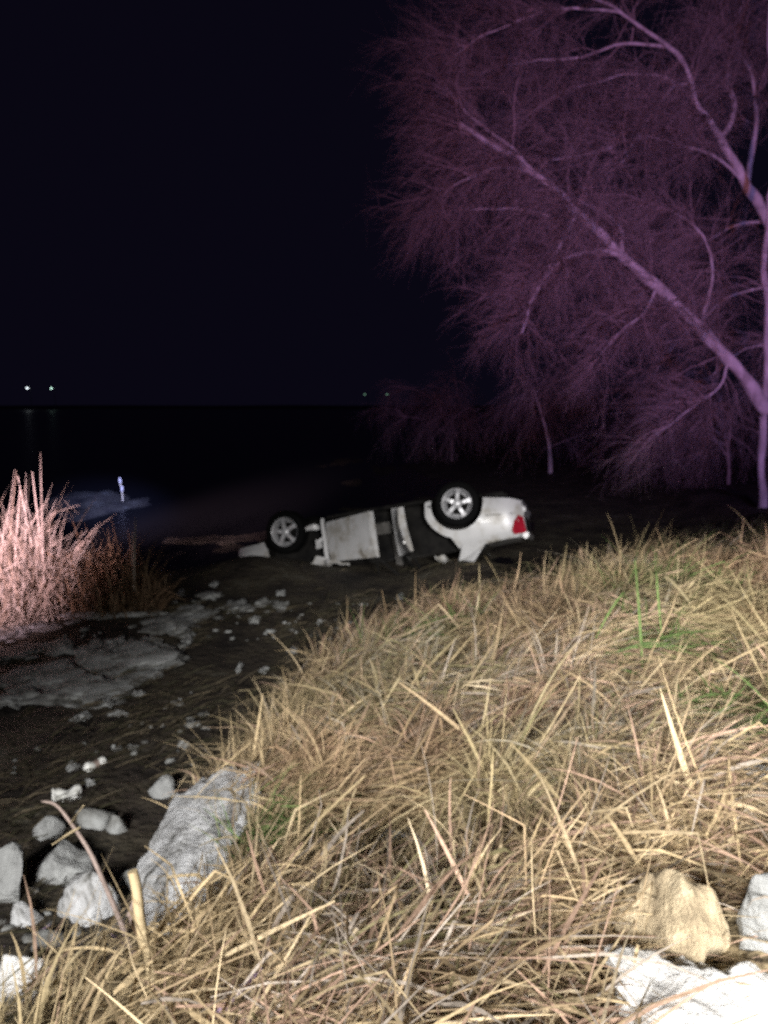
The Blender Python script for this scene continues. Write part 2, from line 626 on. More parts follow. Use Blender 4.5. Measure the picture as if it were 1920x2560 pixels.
# the front wing is torn away between wheel and door
merge_bm(cut, prism_xz([(1.58, -0.4), (1.60, 0.24), (1.56, 0.50), (0.93, 0.50), (0.84, 0.40), (0.72, 0.44), (0.70, -0.4)], -1.1, -0.55))
cme = bpy.data.meshes.new('cut')
bmesh.ops.recalc_face_normals(cut, faces=cut.faces)
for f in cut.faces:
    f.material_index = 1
cut.to_mesh(cme)
cut.free()
cme.materials.append(M['paint'])
cme.materials.append(M['under'])
cob = bpy.data.objects.new('cut', cme)
col.objects.link(cob)
cob.matrix_world = Mx
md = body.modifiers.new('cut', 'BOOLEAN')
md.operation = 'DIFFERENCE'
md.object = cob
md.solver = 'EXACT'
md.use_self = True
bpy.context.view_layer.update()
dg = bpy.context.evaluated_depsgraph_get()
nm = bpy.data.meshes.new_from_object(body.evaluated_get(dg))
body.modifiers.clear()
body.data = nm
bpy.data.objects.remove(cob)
for v in nm.vertices:                                   # dents and buckled panels
    n3 = mnoise.noise_vector(v.co * 2.3 + Vector((4, 1, 7)))
    k_ = 0.012 if v.co.x < 0.6 else 0.035
    v.co += n3 * k_ + mnoise.noise_vector(v.co * 6) * 0.004
# grime: the faces that look at the road, and cut faces, are the unpainted underside
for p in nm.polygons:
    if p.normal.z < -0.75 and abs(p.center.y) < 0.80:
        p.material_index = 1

# underbody fittings
obj_bm('exhaust', tube_bm(spline([(1.2, 0.15, -0.14), (0.2, 0.22, -0.20), (-0.9, 0.25, -0.20), (-1.5, -0.3, -0.14), (-2.1, -0.45, 0.02)], 16), 0.035), M['under'], car)
obj_bm('silencer', box_bm(-2.0, -1.65, -0.55, -0.15, -0.12, 0.02, 0.04), M['under'], car)
obj_bm('rear_axle', tube_bm([(-WB, -0.7, -0.03), (-WB, -0.3, -0.08), (-WB, 0.3, -0.08), (-WB, 0.7, -0.03)], 0.045), M['under'], car)
obj_bm('front_subframe', box_bm(WB - 0.25, WB + 0.25, -0.5, 0.5, -0.17, 0.0, 0.04), M['under'], car)
obj_bm('sill', tube_bm([(0.62, -0.83, -0.13), (0.0, -0.845, -0.135), (-0.86, -0.84, -0.13)], 0.03), M['under'], car)
for s in (-1, 1):
    obj_bm('suspension_arm', tube_bm([(-WB + 0.45, s * 0.45, -0.1), (-WB, s * 0.66, 0.0)], 0.03), M['under'], car)


def make_wheel():
    root = empty('wheel', (0, 0, 0))
    prof = [(0.212, -0.085), (0.225, -0.105), (0.27, -0.112), (0.302, -0.095), (0.313, -0.06), (0.316, 0.0), (0.313, 0.06), (0.302, 0.095), (0.27, 0.112), (0.225, 0.105), (0.212, 0.085)]
    n = 40
    bm = loft([[(r * math.cos(2 * PI * k / n), y, r * math.sin(2 * PI * k / n)) for k in range(n)] for r, y in prof], cap=False)
    for k in range(48):                                   # tread blocks
        a = 2 * PI * k / 48
        t = box_bm(-0.014, 0.014, -0.085, 0.085, 0.313, 0.320)
        bmesh.ops.rotate(t, verts=t.verts, matrix=Matrix.Rotation(a, 3, 'Y'))
        merge_bm(bm, t)
    tyre = obj_bm('tyre', bm, M['rubber'], root, smooth_sh=True, angle=30)
    prof = [(0.150, 0.02), (0.185, 0.06), (0.19, -0.03), (0.196, -0.075), (0.214, -0.092), (0.222, -0.098), (0.222, -0.085), (0.21, 0.09)]
    bm = loft([[(r * math.cos(2 * PI * k / n), y, r * math.sin(2 * PI * k / n)) for k in range(n)] for r, y in prof], cap=False)
    bmesh.ops.recalc_face_normals(bm, faces=bm.faces)
    rim = obj_bm('rim', bm, M['alloy'], root, smooth_sh=True, angle=40)
    for k in range(5):
        a = 2 * PI * k / 5 + 0.35
        secs = []
        for r, w, y in ((0.035, 0.036, -0.078), (0.09, 0.030, -0.090), (0.15, 0.031, -0.088), (0.205, 0.046, -0.078)):
            secs.append([(-w, y + 0.025, r), (-w * 0.8, y, r), (w * 0.8, y, r), (w, y + 0.025, r), (w * 0.8, y + 0.045, r), (-w * 0.8, y + 0.045, r)])
        sp = loft(secs)
        bmesh.ops.rotate(sp, verts=sp.verts, matrix=Matrix.Rotation(a, 3, 'Y'))
        obj_bm('spoke', sp, M['alloy'], root)
    hub = loft([[(r * math.cos(2 * PI * k / 20), y, r * math.sin(2 * PI * k / 20)) for k in range(20)] for r, y in ((0.058, -0.05), (0.056, -0.092), (0.045, -0.102), (0.01, -0.106))])
    obj_bm('hub_cap', hub, M['alloy'], root, smooth_sh=True, angle=40)
    dsk = loft([[(r * math.cos(2 * PI * k / 28), y, r * math.sin(2 * PI * k / 28)) for k in range(28)] for r, y in ((0.15, -0.02), (0.15, -0.005), (0.02, -0.005))])
    obj_bm('brake_disc', dsk, M['under'], root)
    return root


def copy_tree(o, parent):
    c = o.copy()
    col.objects.link(c)
    c.parent = parent
    for ch in o.children:
        copy_tree(ch, c)
    return c


wh = make_wheel()
spots = [(-WB, -0.72, -0.03, 0, 0.5), (WB, -0.70, -0.03, 8, 0.2), (-WB, 0.72, -0.03, 180, 0.9), (WB, 0.72, -0.03, 188, 1.3)]
ws = [wh] + [copy_tree(wh, None) for _ in spots[1:]]
for w, (x, y, z, rz, spin) in zip(ws, spots):
    w.parent = car
    w.location = (x, y, z)
    w.rotation_euler = (0, 0, 0)
    w.matrix_local = Matrix.Translation((x, y, z)) @ Matrix.Rotation(math.radians(rz), 4, 'Z') @ Matrix.Rotation(spin, 4, 'Y')


def door(name, poly, hinge_x, deg, label=None):
    """outline poly in x,z; hinged on the edge at hinge_x, swung out by deg"""
    root = bpy.data.objects.new(name, None)
    root.parent = car
    col.objects.link(root)
    root.matrix_local = Matrix.Translation((hinge_x, -0.845, 0)) @ Matrix.Rotation(math.radians(deg), 4, 'Z')
    zs = [z for x, z in poly]
    bm = bmesh.new()
    nX, nZ = 14, 10
    zlo, zhi = min(zs), max(zs)
    grid = {}
    def edge_x(z):
        xs = []
        for (x0, z0), (x1, z1) in zip(poly, poly[1:] + poly[:1]):
            if (z0 - z) * (z1 - z) <= 0 and abs(z1 - z0) > 1e-6:
                xs.append(x0 + (x1 - x0) * (z - z0) / (z1 - z0))
        return min(xs), max(xs)
    for lay, yy in ((0, 0.0), (1, 0.07)):
        for j in range(nZ + 1):
            z = zlo + (zhi - zlo) * j / nZ
            a, b = edge_x(min(max(z, zlo + 1e-4), zhi - 1e-4))
            t = j / nZ
            bulge = -0.045 * math.sin(PI * min(1, t * 0.95 + 0.05)) + (0.025 * t) + (0.008 if 0.42 < t < 0.56 else 0)
            for k in range(nX + 1):
                x = a + (b - a) * k / nX
                grid[lay, j, k] = bm.verts.new((x - hinge_x, yy + (bulge if lay == 0 else 0), z))
    for j in range(nZ):
        for k in range(nX):
            bm.faces.new((grid[0, j, k], grid[0, j, k + 1], grid[0, j + 1, k + 1], grid[0, j + 1, k]))
            bm.faces.new((grid[1, j, k], grid[1, j + 1, k], grid[1, j + 1, k + 1], grid[1, j, k + 1]))
    for j in range(nZ):
        bm.faces.new((grid[0, j, 0], grid[0, j + 1, 0], grid[1, j + 1, 0], grid[1, j, 0]))
        bm.faces.new((grid[0, j, nX], grid[1, j, nX], grid[1, j + 1, nX], grid[0, j + 1, nX]))
    for k in range(nX):
        bm.faces.new((grid[0, 0, k], grid[1, 0, k], grid[1, 0, k + 1], grid[0, 0, k + 1]))
        bm.faces.new((grid[0, nZ, k], grid[0, nZ, k + 1], grid[1, nZ, k + 1], grid[1, nZ, k]))
    bmesh.ops.recalc_face_normals(bm, faces=bm.faces)
    for f in bm.faces:
        if f.normal.y > 0.7:
            f.material_index = 1
    obj_bm('door_skin', bm, None, root, mats=[M['paint'], M['seat']], smooth_sh=True, angle=40)
    a, b = edge_x(zhi - 1e-3)
    fr = tube_bm(spline([(a - hinge_x + 0.03, 0.03, zhi - 0.02), (a - hinge_x + 0.12, 0.16, zhi + 0.30), (b - hinge_x - 0.30, 0.19, zhi + 0.34), (b - hinge_x - 0.03, 0.04, zhi)], 14), 0.018, 6)
    obj_bm('window_frame', fr, M['under'], root)
    hx = min(zs) * 0
    ex = min(x for x, z in poly) - hinge_x
    obj_bm('handle', box_bm(ex + 0.05, ex + 0.22, -0.045, -0.012, zhi - 0.15, zhi - 0.115, 0.006), M['paint'], root)
    if label:
        root['label'] = label
    return root


door('front_door', [(0.64, -0.06), (0.64, 0.56), (-0.36, 0.58), (-0.36, -0.06)], 0.64, 36)
rp = [(-0.40, -0.06), (-0.40, 0.58), (-1.24, 0.58), (-1.10, 0.40), (-0.93, 0.22), (-0.88, -0.06)]
door('rear_door', rp, -0.40, 71)

# torn pieces of the front wing, still hanging on
for px_, py_, pz_, sx_, sz_ in ((0.86, -0.82, -0.02, 0.10, 0.035), (0.80, -0.80, 0.22, 0.06, 0.07)):
    t = box_bm(px_ - sx_, px_ + sx_, py_ - 0.01, py_ + 0.01, pz_ - sz_, pz_ + sz_)
    bmesh.ops.subdivide_edges(t, edges=list(t.edges), cuts=3, use_grid_fill=True)
    for v in t.verts:
        n3 = mnoise.noise_vector(v.co * 9)
        v.co += n3 * 0.03
    obj_bm('torn_wing_piece', t, M['paint'], car)

# lamps, bumper shut lines, arch glint
for s in (-1, 1):
    pts = [(-2.425, 0.52), (-2.405, 0.30), (-2.33, 0.27), (-2.25, 0.34), (-2.19, 0.47), (-2.22, 0.53)]
    bm = bmesh.new()
    outer = []
    inner = []
    for x, z in pts:
        w = half_w(max(x, -2.41))
        x = RX(x)
        outer.append(bm.verts.new((x - 0.004, s * (w + 0.010), z)))
        inner.append(bm.verts.new((x + 0.0, s * (w - 0.22), z)))
    n = len(pts)
    bm.faces.new(outer)
    bm.faces.new(list(reversed(inner)))
    for k in range(n):
        bm.faces.new((outer[k], outer[(k + 1) % n], inner[(k + 1) % n], inner[k]))
    bmesh.ops.recalc_face_normals(bm, faces=bm.faces)
    obj_bm('tail_light', bm, M['red_lens'], car)
    # dark seam above the bumper, and the notch behind the lamp
    obj_bm('bumper_seam', tube_bm([(RX(-1.78), s * (half_w(-1.78) + 0.002), 0.205), (RX(-2.0), s * (half_w(-2.0) + 0.002), 0.225), (RX(-2.26), s * (half_w(-2.26) + 0.002), 0.235)], 0.005, 6), M['under'], car)
    obj_bm('head_light', box_bm(1.98, 2.12, s * 0.62 - 0.12, s * 0.62 + 0.12, 0.22, 0.36, 0.03), M['clear_lens'], car)
obj_bm('boot_lid_edge', box_bm(-2.226, -2.136, -0.66, 0.66, 0.50, 0.60, 0.02), M['paint'], car)
obj_bm('rear_panel', box_bm(-2.208, -2.15, -0.50, 0.50, 0.27, 0.50, 0.015), M['under'], car)
obj_bm('rear_bumper', box_bm(-2.235, -2.13, -0.68, 0.68, 0.13, 0.25, 0.03), M['paint'], car)
obj_bm('arch_glint', tube_bm([(-WB + AR + 0.02, -0.862, -0.055), (-WB + AR + 0.015, -0.868, -0.02)], 0.018, 8), M['chrome'], car)  # chrome nub added as the bright glint on the arch lip
for s in (-1, 1):
    obj_bm('front_seat', merge_bm(box_bm(-0.30, 0.25, s * 0.38 - 0.24, s * 0.38 + 0.24, 0.05, 0.22, 0.05), box_bm(-0.42, -0.26, s * 0.38 - 0.24, s * 0.38 + 0.24, 0.20, 0.80, 0.05)), M['seat'], car)
# cabin: roof and pillars, mostly under water
roof_pts = []
rs = []
for x, w, z in ((0.32, 0.50, 0.98), (0.1, 0.58, 1.05), (-0.4, 0.60, 1.07), (-0.9, 0.57, 1.04), (-1.15, 0.52, 0.98)):
    rs.append([(x, -w, z - 0.05), (x, -w * 0.96, z), (x, 0, z + 0.03), (x, w * 0.96, z), (x, w, z - 0.05), (x, 0, z - 0.02)])
obj_bm('roof', loft(rs), M['paint'], car, smooth_sh=True, angle=40)
for s in (-1, 1):
    obj_bm('pillar', tube_bm([(1.0, s * 0.74, 0.54), (0.3, s * 0.56, 0.97)], 0.035, 6), M['paint'], car)
    obj_bm('pillar', tube_bm([(-0.42, s * 0.80, 0.50), (-0.45, s * 0.60, 1.02)], 0.03, 6), M['under'], car)
    cp = [(-1.30, s * 0.835, 0.56), (-1.62, s * 0.80, 0.59), (-1.38, s * 0.66, 0.85), (-1.10, s * 0.55, 1.0), (-1.0, s * 0.57, 1.0), (-1.18, s * 0.72, 0.82)]
    bm = bmesh.new()
    o_ = [bm.verts.new(p) for p in cp]
    i_ = [bm.verts.new((p[0], p[1] - s * 0.06, p[2])) for p in cp]
    bm.faces.new(o_)
    bm.faces.new(list(reversed(i_)))
    for k in range(6):
        bm.faces.new((o_[k], o_[(k + 1) % 6], i_[(k + 1) % 6], i_[k]))
    bmesh.ops.recalc_face_normals(bm, faces=bm.faces)
    obj_bm('pillar', bm, M['paint'], car)
obj_bm('rear_window', loft([[(-1.66, -0.70, 0.60), (-1.66, 0.70, 0.60), (-1.64, 0.70, 0.59), (-1.64, -0.70, 0.59)], [(-1.15, -0.52, 0.98), (-1.15, 0.52, 0.98), (-1.13, 0.52, 0.97), (-1.13, -0.52, 0.97)]]), M['glass'], car)
obj_bm('windscreen', loft([[(1.05, -0.70, 0.54), (1.05, 0.70, 0.54), (1.03, 0.70, 0.53), (1.03, -0.70, 0.53)], [(0.34, -0.52, 0.97), (0.34, 0.52, 0.97), (0.32, 0.52, 0.96), (0.32, -0.52, 0.96)]]), M['glass'], car)


# pieces torn off the car, and a strip for the front door reflection
def debris(px, py, w, d, rz, seed, label, mat='paint'):
    p = atz(px, py, 0.12)
    p.z = max(gz(p.x, p.y), 0.0) + 0.03
    bm = bmesh.new()
    bmesh.ops.create_grid(bm, x_segments=12, y_segments=8, size=0.5)
    for v in bm.verts:
        a, b = v.co.x * w, v.co.y * d
        n_ = mnoise.noise(Vector((a * 9, b * 9, seed)))
        v.co = Vector((a + 0.04 * mnoise.noise(Vector((b * 14, seed, 1))), b * (1 - 0.5 * v.co.x), 0.04 + 0.06 * n_ + 0.35 * abs(b)))
    bmesh.ops.solidify(bm, geom=list(bm.faces), thickness=0.004)
    o = obj_bm('torn_panel', bm, M[mat], None, smooth_sh=True)
    o.location = p
    o.rotation_euler = (0.5, 0.15, rz)
    tag(o, label, 'car debris')


debris(1105, 1402, 0.24, 0.13, 0.6, 3.0, 'torn white panel scrap lying below the open rear door of the car')
debris(1096, 1368, 0.12, 0.09, 1.2, 5.0, 'small grey scrap hanging by the open rear doorway of the car', 'seat')
debris(845, 1408, 0.34, 0.10, 0.1, 8.0, 'long white strip standing in for the reflection of the open front door')  # added white strip paints the door's reflection on the water


# ------------------------------------------------------------------ stones
def stone(name, loc, dims, mat, seed, rz=0.0, rough=0.38, cuts=7, sub=3, tilt=(0, 0), sink=0.25, boxy=0.0, fine=1.0):
    r = random.Random(seed)
    bm = bmesh.new()
    bmesh.ops.create_icosphere(bm, subdivisions=sub, radius=1.0)
    planes = []
    for _ in range(cuts):
        n = Vector((r.uniform(-1, 1), r.uniform(-1, 1), r.uniform(-0.2, 1))).normalized()
        planes.append((n, r.uniform(0.55, 0.85)))
    off = Vector((seed * 3.17, seed * 1.7, seed * 0.9))
    for v in bm.verts:
        p = v.co.copy()
        if boxy:
            m_ = max(abs(p.x), abs(p.y), abs(p.z))
            p *= 1 + boxy * (1 / m_ - 1)
        p *= 1 + rough * mnoise.noise(p * 1.3 + off) + rough * 0.5 * mnoise.noise(p * 3.1 + off) + rough * 0.22 * mnoise.noise(p * 7 + off)
        for n, d in planes:
            e = p.dot(n) - d
            if e > 0:
                p -= n * e * 0.92
        p = Vector((p.x * dims[0] / 2, p.y * dims[1] / 2, p.z * dims[2] / 2))
        m_ = min(dims)
        p += mnoise.noise_vector(p * (3.2 / m_) + off) * (0.045 * m_ * fine) + mnoise.noise_vector(p * (8 / m_) + off) * (0.02 * m_)
        v.co = p
    me = bpy.data.meshes.new(name)
    bm.to_mesh(me)
    bm.free()
    for p in me.polygons:
        p.use_smooth = True
    me.materials.append(mat)
    ob = bpy.data.objects.new(name, me)
    ob.location = (loc[0], loc[1], loc[2] + dims[2] * (0.5 - sink))
    ob.rotation_euler = (tilt[0], tilt[1], rz)
    return link(ob)


ROCKS = []


def px_stone(name, px, py, wpx, hpx, mat, seed, label, cat='stone', z=None, group=None, depth=None, flat=1.25, **kw):
    """a stone whose middle stands at that place on the ground, wide and high as it looks"""
    p = atz(px, py + hpx * 0.3, 0.03)
    for _ in range(6):
        p = atz(px, py + hpx * 0.3, max(gz(p.x, p.y), 0.0) if z is None else z)
    dist = (p - CAM).length
    w = wpx / F * dist
    h = hpx / F * dist
    d = depth if depth else w * 0.75
    ROCKS.append((p.x, p.y, w * 0.5, d * 0.5))
    o = stone(name, (p.x, p.y + d * 0.15, max(p.z, 0.0)), (w, d, h * flat), mat, seed, sink=kw.pop('sink', 0.36), **kw)
    return tag(o, label, cat, group)


def px_slab(px, py, wpx, hpx, seed, label, group=None, mat='stone_wet', thick=0.09, name='flat_stone'):
    a = atz(px, py - hpx / 2, 0.03)
    b = atz(px, py + hpx / 2, 0.03)
    c = (a + b) / 2
    zz = max(gz(c.x, c.y), 0.0)
    w = wpx / F * (c - CAM).length
    o = stone(name, (c.x, c.y, zz), (w, max((a - b).length, 0.05), thick), M[mat], seed, rough=0.75, cuts=1, sub=5, sink=0.47, tilt=(0.04, 0.02))
    return tag(o, label, 'stone', group)


px_stone('boulder', 466, 2130, 255, 330, M['stone_pale'], 4, 'large pitted pale grey boulder half covered by dry grass at the bank foot', 'boulder', cuts=2, rz=0.0, sub=6, depth=1.25, boxy=0.5, tilt=(0.06, -0.22), rough=0.35, flat=0.36, fine=0.5)
px_stone('rock', 150, 2165, 135, 95, M['stone_grey'], 9, 'smooth rounded grey rock behind the leaning brown stem', 'rock', sub=4)
px_stone('rock', 232, 2258, 150, 105, M['stone_pale'], 15, 'angular pale rock crossed by the leaning brown stem', 'rock', sub=4, cuts=7)
px_stone('rock', 5, 2205, 100, 140, M['stone_grey'], 21, 'tall grey rock standing beside the smooth rounded rock', 'rock', sub=4)
px_stone('rock', 58, 2290, 75, 55, M['stone_pale'], 23, 'small pale rock at the foot of the tall grey rock', 'rock')
px_stone('rock', 35, 2450, 120, 110, M['stone_white'], 28, 'chalk white rock in mossy grass by the cut cane', 'rock', sub=4, cuts=7)
px_stone('rock', 116, 2074, 70, 55, M['stone_grey'], 31, 'dim round grey rock under the broken stem leaves', 'rock')
px_stone('rock', 292, 2062, 50, 55, M['stone_wet'], 33, 'narrow upright grey stone left of the pitted boulder', 'rock')
px_stone('rock', 120, 2358, 80, 50, M['stone_wet'], 38, 'low dull grey rock between pale small rock and moss', 'rock')
px_stone('rock', 240, 2050, 100, 45, M['stone_wet'], 41, 'low flat grey rock beside the narrow upright stone', 'rock')
px_stone('rock', 330, 2200, 80, 60, M['stone_wet'], 44, 'dark muddy rock beside the top of the cut cane', 'rock')
px_stone('rock', 410, 1975, 70, 50, M['stone_grey'], 46, 'grey rock resting against the top of the pitted boulder', 'rock')
# right foreground
px_stone('rock', 1715, 2345, 270, 200, M['stone_beige'], 53, 'rough beige limestone rock above the glaring white rock', 'rock', sub=5, cuts=9, depth=0.3, rough=0.4, tilt=(0.1, 0.35))
px_stone('boulder', 1740, 2580, 380, 170, M['stone_white'], 57, 'glaring white rock in full lamp light beside the dry grass', 'boulder', sub=6, cuts=6, depth=0.42, rough=0.5)
px_stone('rock', 1880, 2480, 190, 120, M['stone_white'], 59, 'jagged chalk white rock between the glaring boulder and the grey green rock', 'rock', sub=5, cuts=7, rough=0.5)
px_stone('rock', 1560, 2540, 90, 60, M['stone_white'], 60, 'small chalk white stone half buried in straw beside the glaring boulder', 'rock', sub=4, cuts=6, rough=0.5)
px_stone('rock', 1925, 2290, 120, 260, M['stone_grey'], 61, 'smooth grey green rock beside the beige limestone rock', 'rock', sub=4)
px_stone('rock', 1905, 1955, 150, 80, M['stone_grey'], 66, 'low grey rock among dry grass below the green tuft', 'rock', sub=4)
px_stone('rock', 985, 2110, 120, 80, M['stone_grey'], 68, 'dull grey rock showing through the matted dry grass', 'rock', sub=4)

flat = 'flat grey stone lying in the mud by the reeds'
flat_g = 'flat stones in the mud'
slabs = [(89, 1708, 170, 55), (245, 1662, 110, 75), (330, 1665, 190, 95), (205, 1735, 300, 85), (425, 1583, 130, 48), (482, 1552, 85, 38),
         (58, 1589, 120, 45), (40, 1648, 140, 42), (110, 1545, 90, 30), (586, 1528, 75, 30), (658, 1518, 36, 20), (698, 1524, 36, 24), (525, 1497, 48, 16),
         (30, 1760, 120, 45), (150, 1640, 80, 30)]
own = {1: 'rounded flat stone touching the ragged flat stone in the mud', 2: 'ragged flat grey stone on the mud next to the broadest slab', 3: 'broadest flat grey stone slab lying in the mud before the reeds',
       4: 'oval flat stone in mud between the low brown reeds and pebbles', 9: 'low flat stone in the mud nearest the front of the car'}
for k, (a, b, w, h) in enumerate(slabs):
    px_slab(a, b, w, h, 100 + k, own.get(k, flat), None if k in own else flat_g)
px_slab(268, 1562, 190, 20, 140, 'long narrow pale stone slab lying in the mud behind the flat stones')
pebbles = [(262, 1523, 28, 22), (386, 1520, 32, 22), (287, 1620, 34, 14), (449, 1497, 22, 14), (660, 1677, 20, 14), (1000, 1494, 20, 16), (731, 1627, 28, 10),
           (598, 1670, 14, 24), (640, 1560, 26, 14), (200, 1800, 40, 18), (300, 1790, 36, 14), (270, 1770, 26, 12), (226, 1968, 24, 12), (180, 1920, 20, 10), (540, 1470, 20, 10),
           (700, 1490, 22, 10), (800, 1560, 18, 10), (470, 1610, 24, 12), (350, 1740, 30, 14)]
for k, (a, b, w, h) in enumerate(pebbles):
    px_slab(a, b, w, h, 160 + k, 'small pale pebble on the dark mud flat', 'pebbles on the mud', 'stone_grey', 0.05, 'pebble')

# broken gravel and chips strewn on the mud: nobody could count it
Vs, Qs, off_ = [], [], 0
for k in range(900):
    r_ = 2.3 + 7.5 * rng.random()
    a_ = math.radians(-43 + 42 * rng.random())
    x_, y_ = r_ * math.sin(a_), r_ * math.cos(a_)
    if float(shore_s(np.array([x_]), np.array([y_]))[0]) > 0.1 or fbm(np.array([x_ * 1.3 + 8]), np.array([y_ * 1.3]))[0] < 0.47:
        continue
    d_ = rng.uniform(0.012, 0.05) * (1 if rng.random() < 0.8 else 1.8)
    q = np.array([(-1, -0.6, -0.6), (0.9, -0.8, -0.6), (1, 0.7, -0.6), (-0.7, 0.9, -0.6), (-0.6, -0.4, 0.5), (0.5, -0.5, 0.6), (0.6, 0.3, 0.4), (-0.4, 0.5, 0.5)]) * d_ * rng.uniform(0.55, 1.25, (8, 3)) * [1, 0.8, 0.5]
    c_, s_ = math.cos(k), math.sin(k)
    q = np.column_stack([q[:, 0] * c_ - q[:, 1] * s_, q[:, 0] * s_ + q[:, 1] * c_, q[:, 2]]) + [x_, y_, max(gz(x_, y_), 0) + 0.004]
    Vs.append(q)
    Qs.append(np.array([(0, 3, 2, 1), (4, 5, 6, 7), (0, 1, 5, 4), (1, 2, 6, 5), (2, 3, 7, 6), (3, 0, 4, 7)]) + off_)
    off_ += 8
gv = mesh_np('gravel', np.vstack(Vs), np.vstack(Qs), M['stone_wet'], kind='stuff')
gv['label'] = 'loose broken gravel strewn over the dark mud'
gv['category'] = 'gravel'

# scrap of litter and crushed can on the mud
p = atz(238, 1912, 0.06)
can = empty('drink_can', p)
can.rotation_euler = (0, 0, 0.95)
prof = [(0.024, -0.075), (0.030, -0.070), (0.036, -0.058), (0.033, -0.03), (0.022, 0.0), (0.030, 0.025), (0.036, 0.05), (0.033, 0.066), (0.026, 0.074)]
bm = loft([[(y, r * math.cos(2 * PI * k / 18), r * (0.8 if abs(y) < 0.03 else 1) * math.sin(2 * PI * k / 18)) for k in range(18)] for r, y in prof])
obj_bm('can_body', bm, M['litter'], can, smooth_sh=True, angle=50)
bm = loft([[(y, r * math.cos(2 * PI * k / 18), r * math.sin(2 * PI * k / 18)) for k in range(18)] for r, y in ((0.0375, -0.02), (0.0375, 0.02))])
for v in bm.verts:
    v.co.y *= 0.75
    v.co.z *= 0.75
obj_bm('label_band', bm, M['stem'], can)
tag(can, 'crushed white drink can lying on the dark mud', 'can')
p = atz(168, 1992, 0.05)
bm = bmesh.new()
bmesh.ops.create_grid(bm, x_segments=10, y_segments=6, size=0.5)
for v in bm.verts:
    a, b = v.co.x * 0.17, v.co.y * 0.10
    v.co = Vector((a, b, 0.012 + 0.03 * mnoise.noise(Vector((a * 20, b * 26, 1.3))) + 0.25 * b + 0.1 * abs(a)))
bmesh.ops.solidify(bm, geom=list(bm.faces), thickness=0.003)
scrap = obj_bm('litter_scrap', bm, M['litter'], None, smooth_sh=True)
scrap.location = p
scrap.rotation_euler = (0.2, 0, 0.35)
tag(scrap, 'crumpled white scrap of litter by the broken stem', 'litter')

# ------------------------------------------------------------------ dry grass
PAL = np.array([(0.46, 0.36, 0.17), (0.52, 0.42, 0.22), (0.40, 0.30, 0.15), (0.42, 0.28, 0.18), (0.36, 0.32, 0.25), (0.30, 0.24, 0.12), (0.24, 0.22, 0.09), (0.58, 0.49, 0.29)])
PAL = (PAL * 0.76 + PAL.mean(1, keepdims=True) * 0.24) * np.array([1.05, 0.99, 0.99]) * 1.15


def grow(base, az, e0, bend, L, k, curl=0.0, kink=None, floor=0.012):
    """centre lines of n blades: base (n,3), heading az, first elevation e0, loss of elevation bend, length L"""
    n = len(base)
    P = np.zeros((n, k, 3))
    P[:, 0] = base
    for j in range(1, k):
        t = (j - 0.5) / (k - 1)
        e = e0 - bend * t
        a = az + curl * t
        if kink is not None:
            hit = t > kink[0]
            e = e - hit * kink[1]
            a = a + hit * kink[2]
        d = np.stack([np.cos(e) * np.cos(a), np.cos(e) * np.sin(a), np.sin(e)], -1)
        P[:, j] = P[:, j - 1] + d * (L / (k - 1))[:, None]
        g = ground_z(P[:, j, 0], P[:, j, 1]) + floor
        P[:, j, 2] = np.maximum(P[:, j, 2], g + rng.random(n) * 0.02)
    return P


def side_of(P, az, spread=0.9):
    n = len(P)
    # ribbon side: horizontal, across the heading, rolled at random
    r = rng.normal(0, spread, n)
    s = np.stack([-np.sin(az), np.cos(az), np.zeros(n)], -1)
    s = s * np.cos(r)[:, None]
    s[:, 2] = np.sin(r)
    return s


def taper(n, k, w, tip=0.12, belly=0.35):
    t = np.linspace(0, 1, k)
    sh = np.minimum(1, 0.55 + t / belly * 0.45) * np.where(t < belly, 1, 1 - (1 - tip) * ((t - belly) / (1 - belly)) ** 1.3)
    return w[:, None] * sh[None]


def scatter(n, r0, r1, a0, a1, pw=1.0):
    r = r0 + (r1 - r0) * rng.random(n) ** pw
    a = np.radians(a0 + (a1 - a0) * rng.random(n))
    return np.stack([r * np.sin(a), r * np.cos(a)], -1)


GREEN = [(1.66, 3.5, 0.30), (0.36, 6.6, 0.42), (1.5, 4.6, 0.25), (-0.62, 3.35, 0.18), (2.2, 6.2, 0.4), (1.3, 9.6, 0.8)]


def tint_for(xy, n, dull=0.0):
    f = fbm(xy[:, 0] * 1.3 + 9, xy[:, 1] * 1.3)
    idx = np.clip(((f - 0.5) * 14 + 2.6 + rng.normal(0, 1.6, n)), 0, len(PAL) - 1).astype(int)
    c = PAL[idx] * rng.uniform(0.65, 1.2, (n, 1))
    rusty = smooth(0.52, 0.66, fbm(xy[:, 0] * 1.1 + 70, xy[:, 1] * 1.1 + 12, 3))[:, None]
    olive = smooth(0.52, 0.66, fbm(xy[:, 0] * 0.9 + 30, xy[:, 1] * 0.9 + 50, 3))[:, None]
    c = c * (1 - 0.45 * rusty) + 0.45 * rusty * np.array([(0.44, 0.26, 0.17)])
    c = c * (1 - 0.28 * olive) + 0.28 * olive * np.array([(0.20, 0.21, 0.09)])
    g = np.zeros(n)
    for x, y, r in GREEN:
        g = np.maximum(g, np.exp(-((xy[:, 0] - x) ** 2 + (xy[:, 1] - y) ** 2) / (r * r)))
    gm = rng.random(n) < g * 0.85
    c[gm] = np.array([(0.12, 0.19, 0.06)]) * rng.uniform(0.6, 1.5, (gm.sum(), 1))
    return c


NEAR_R = 1.45


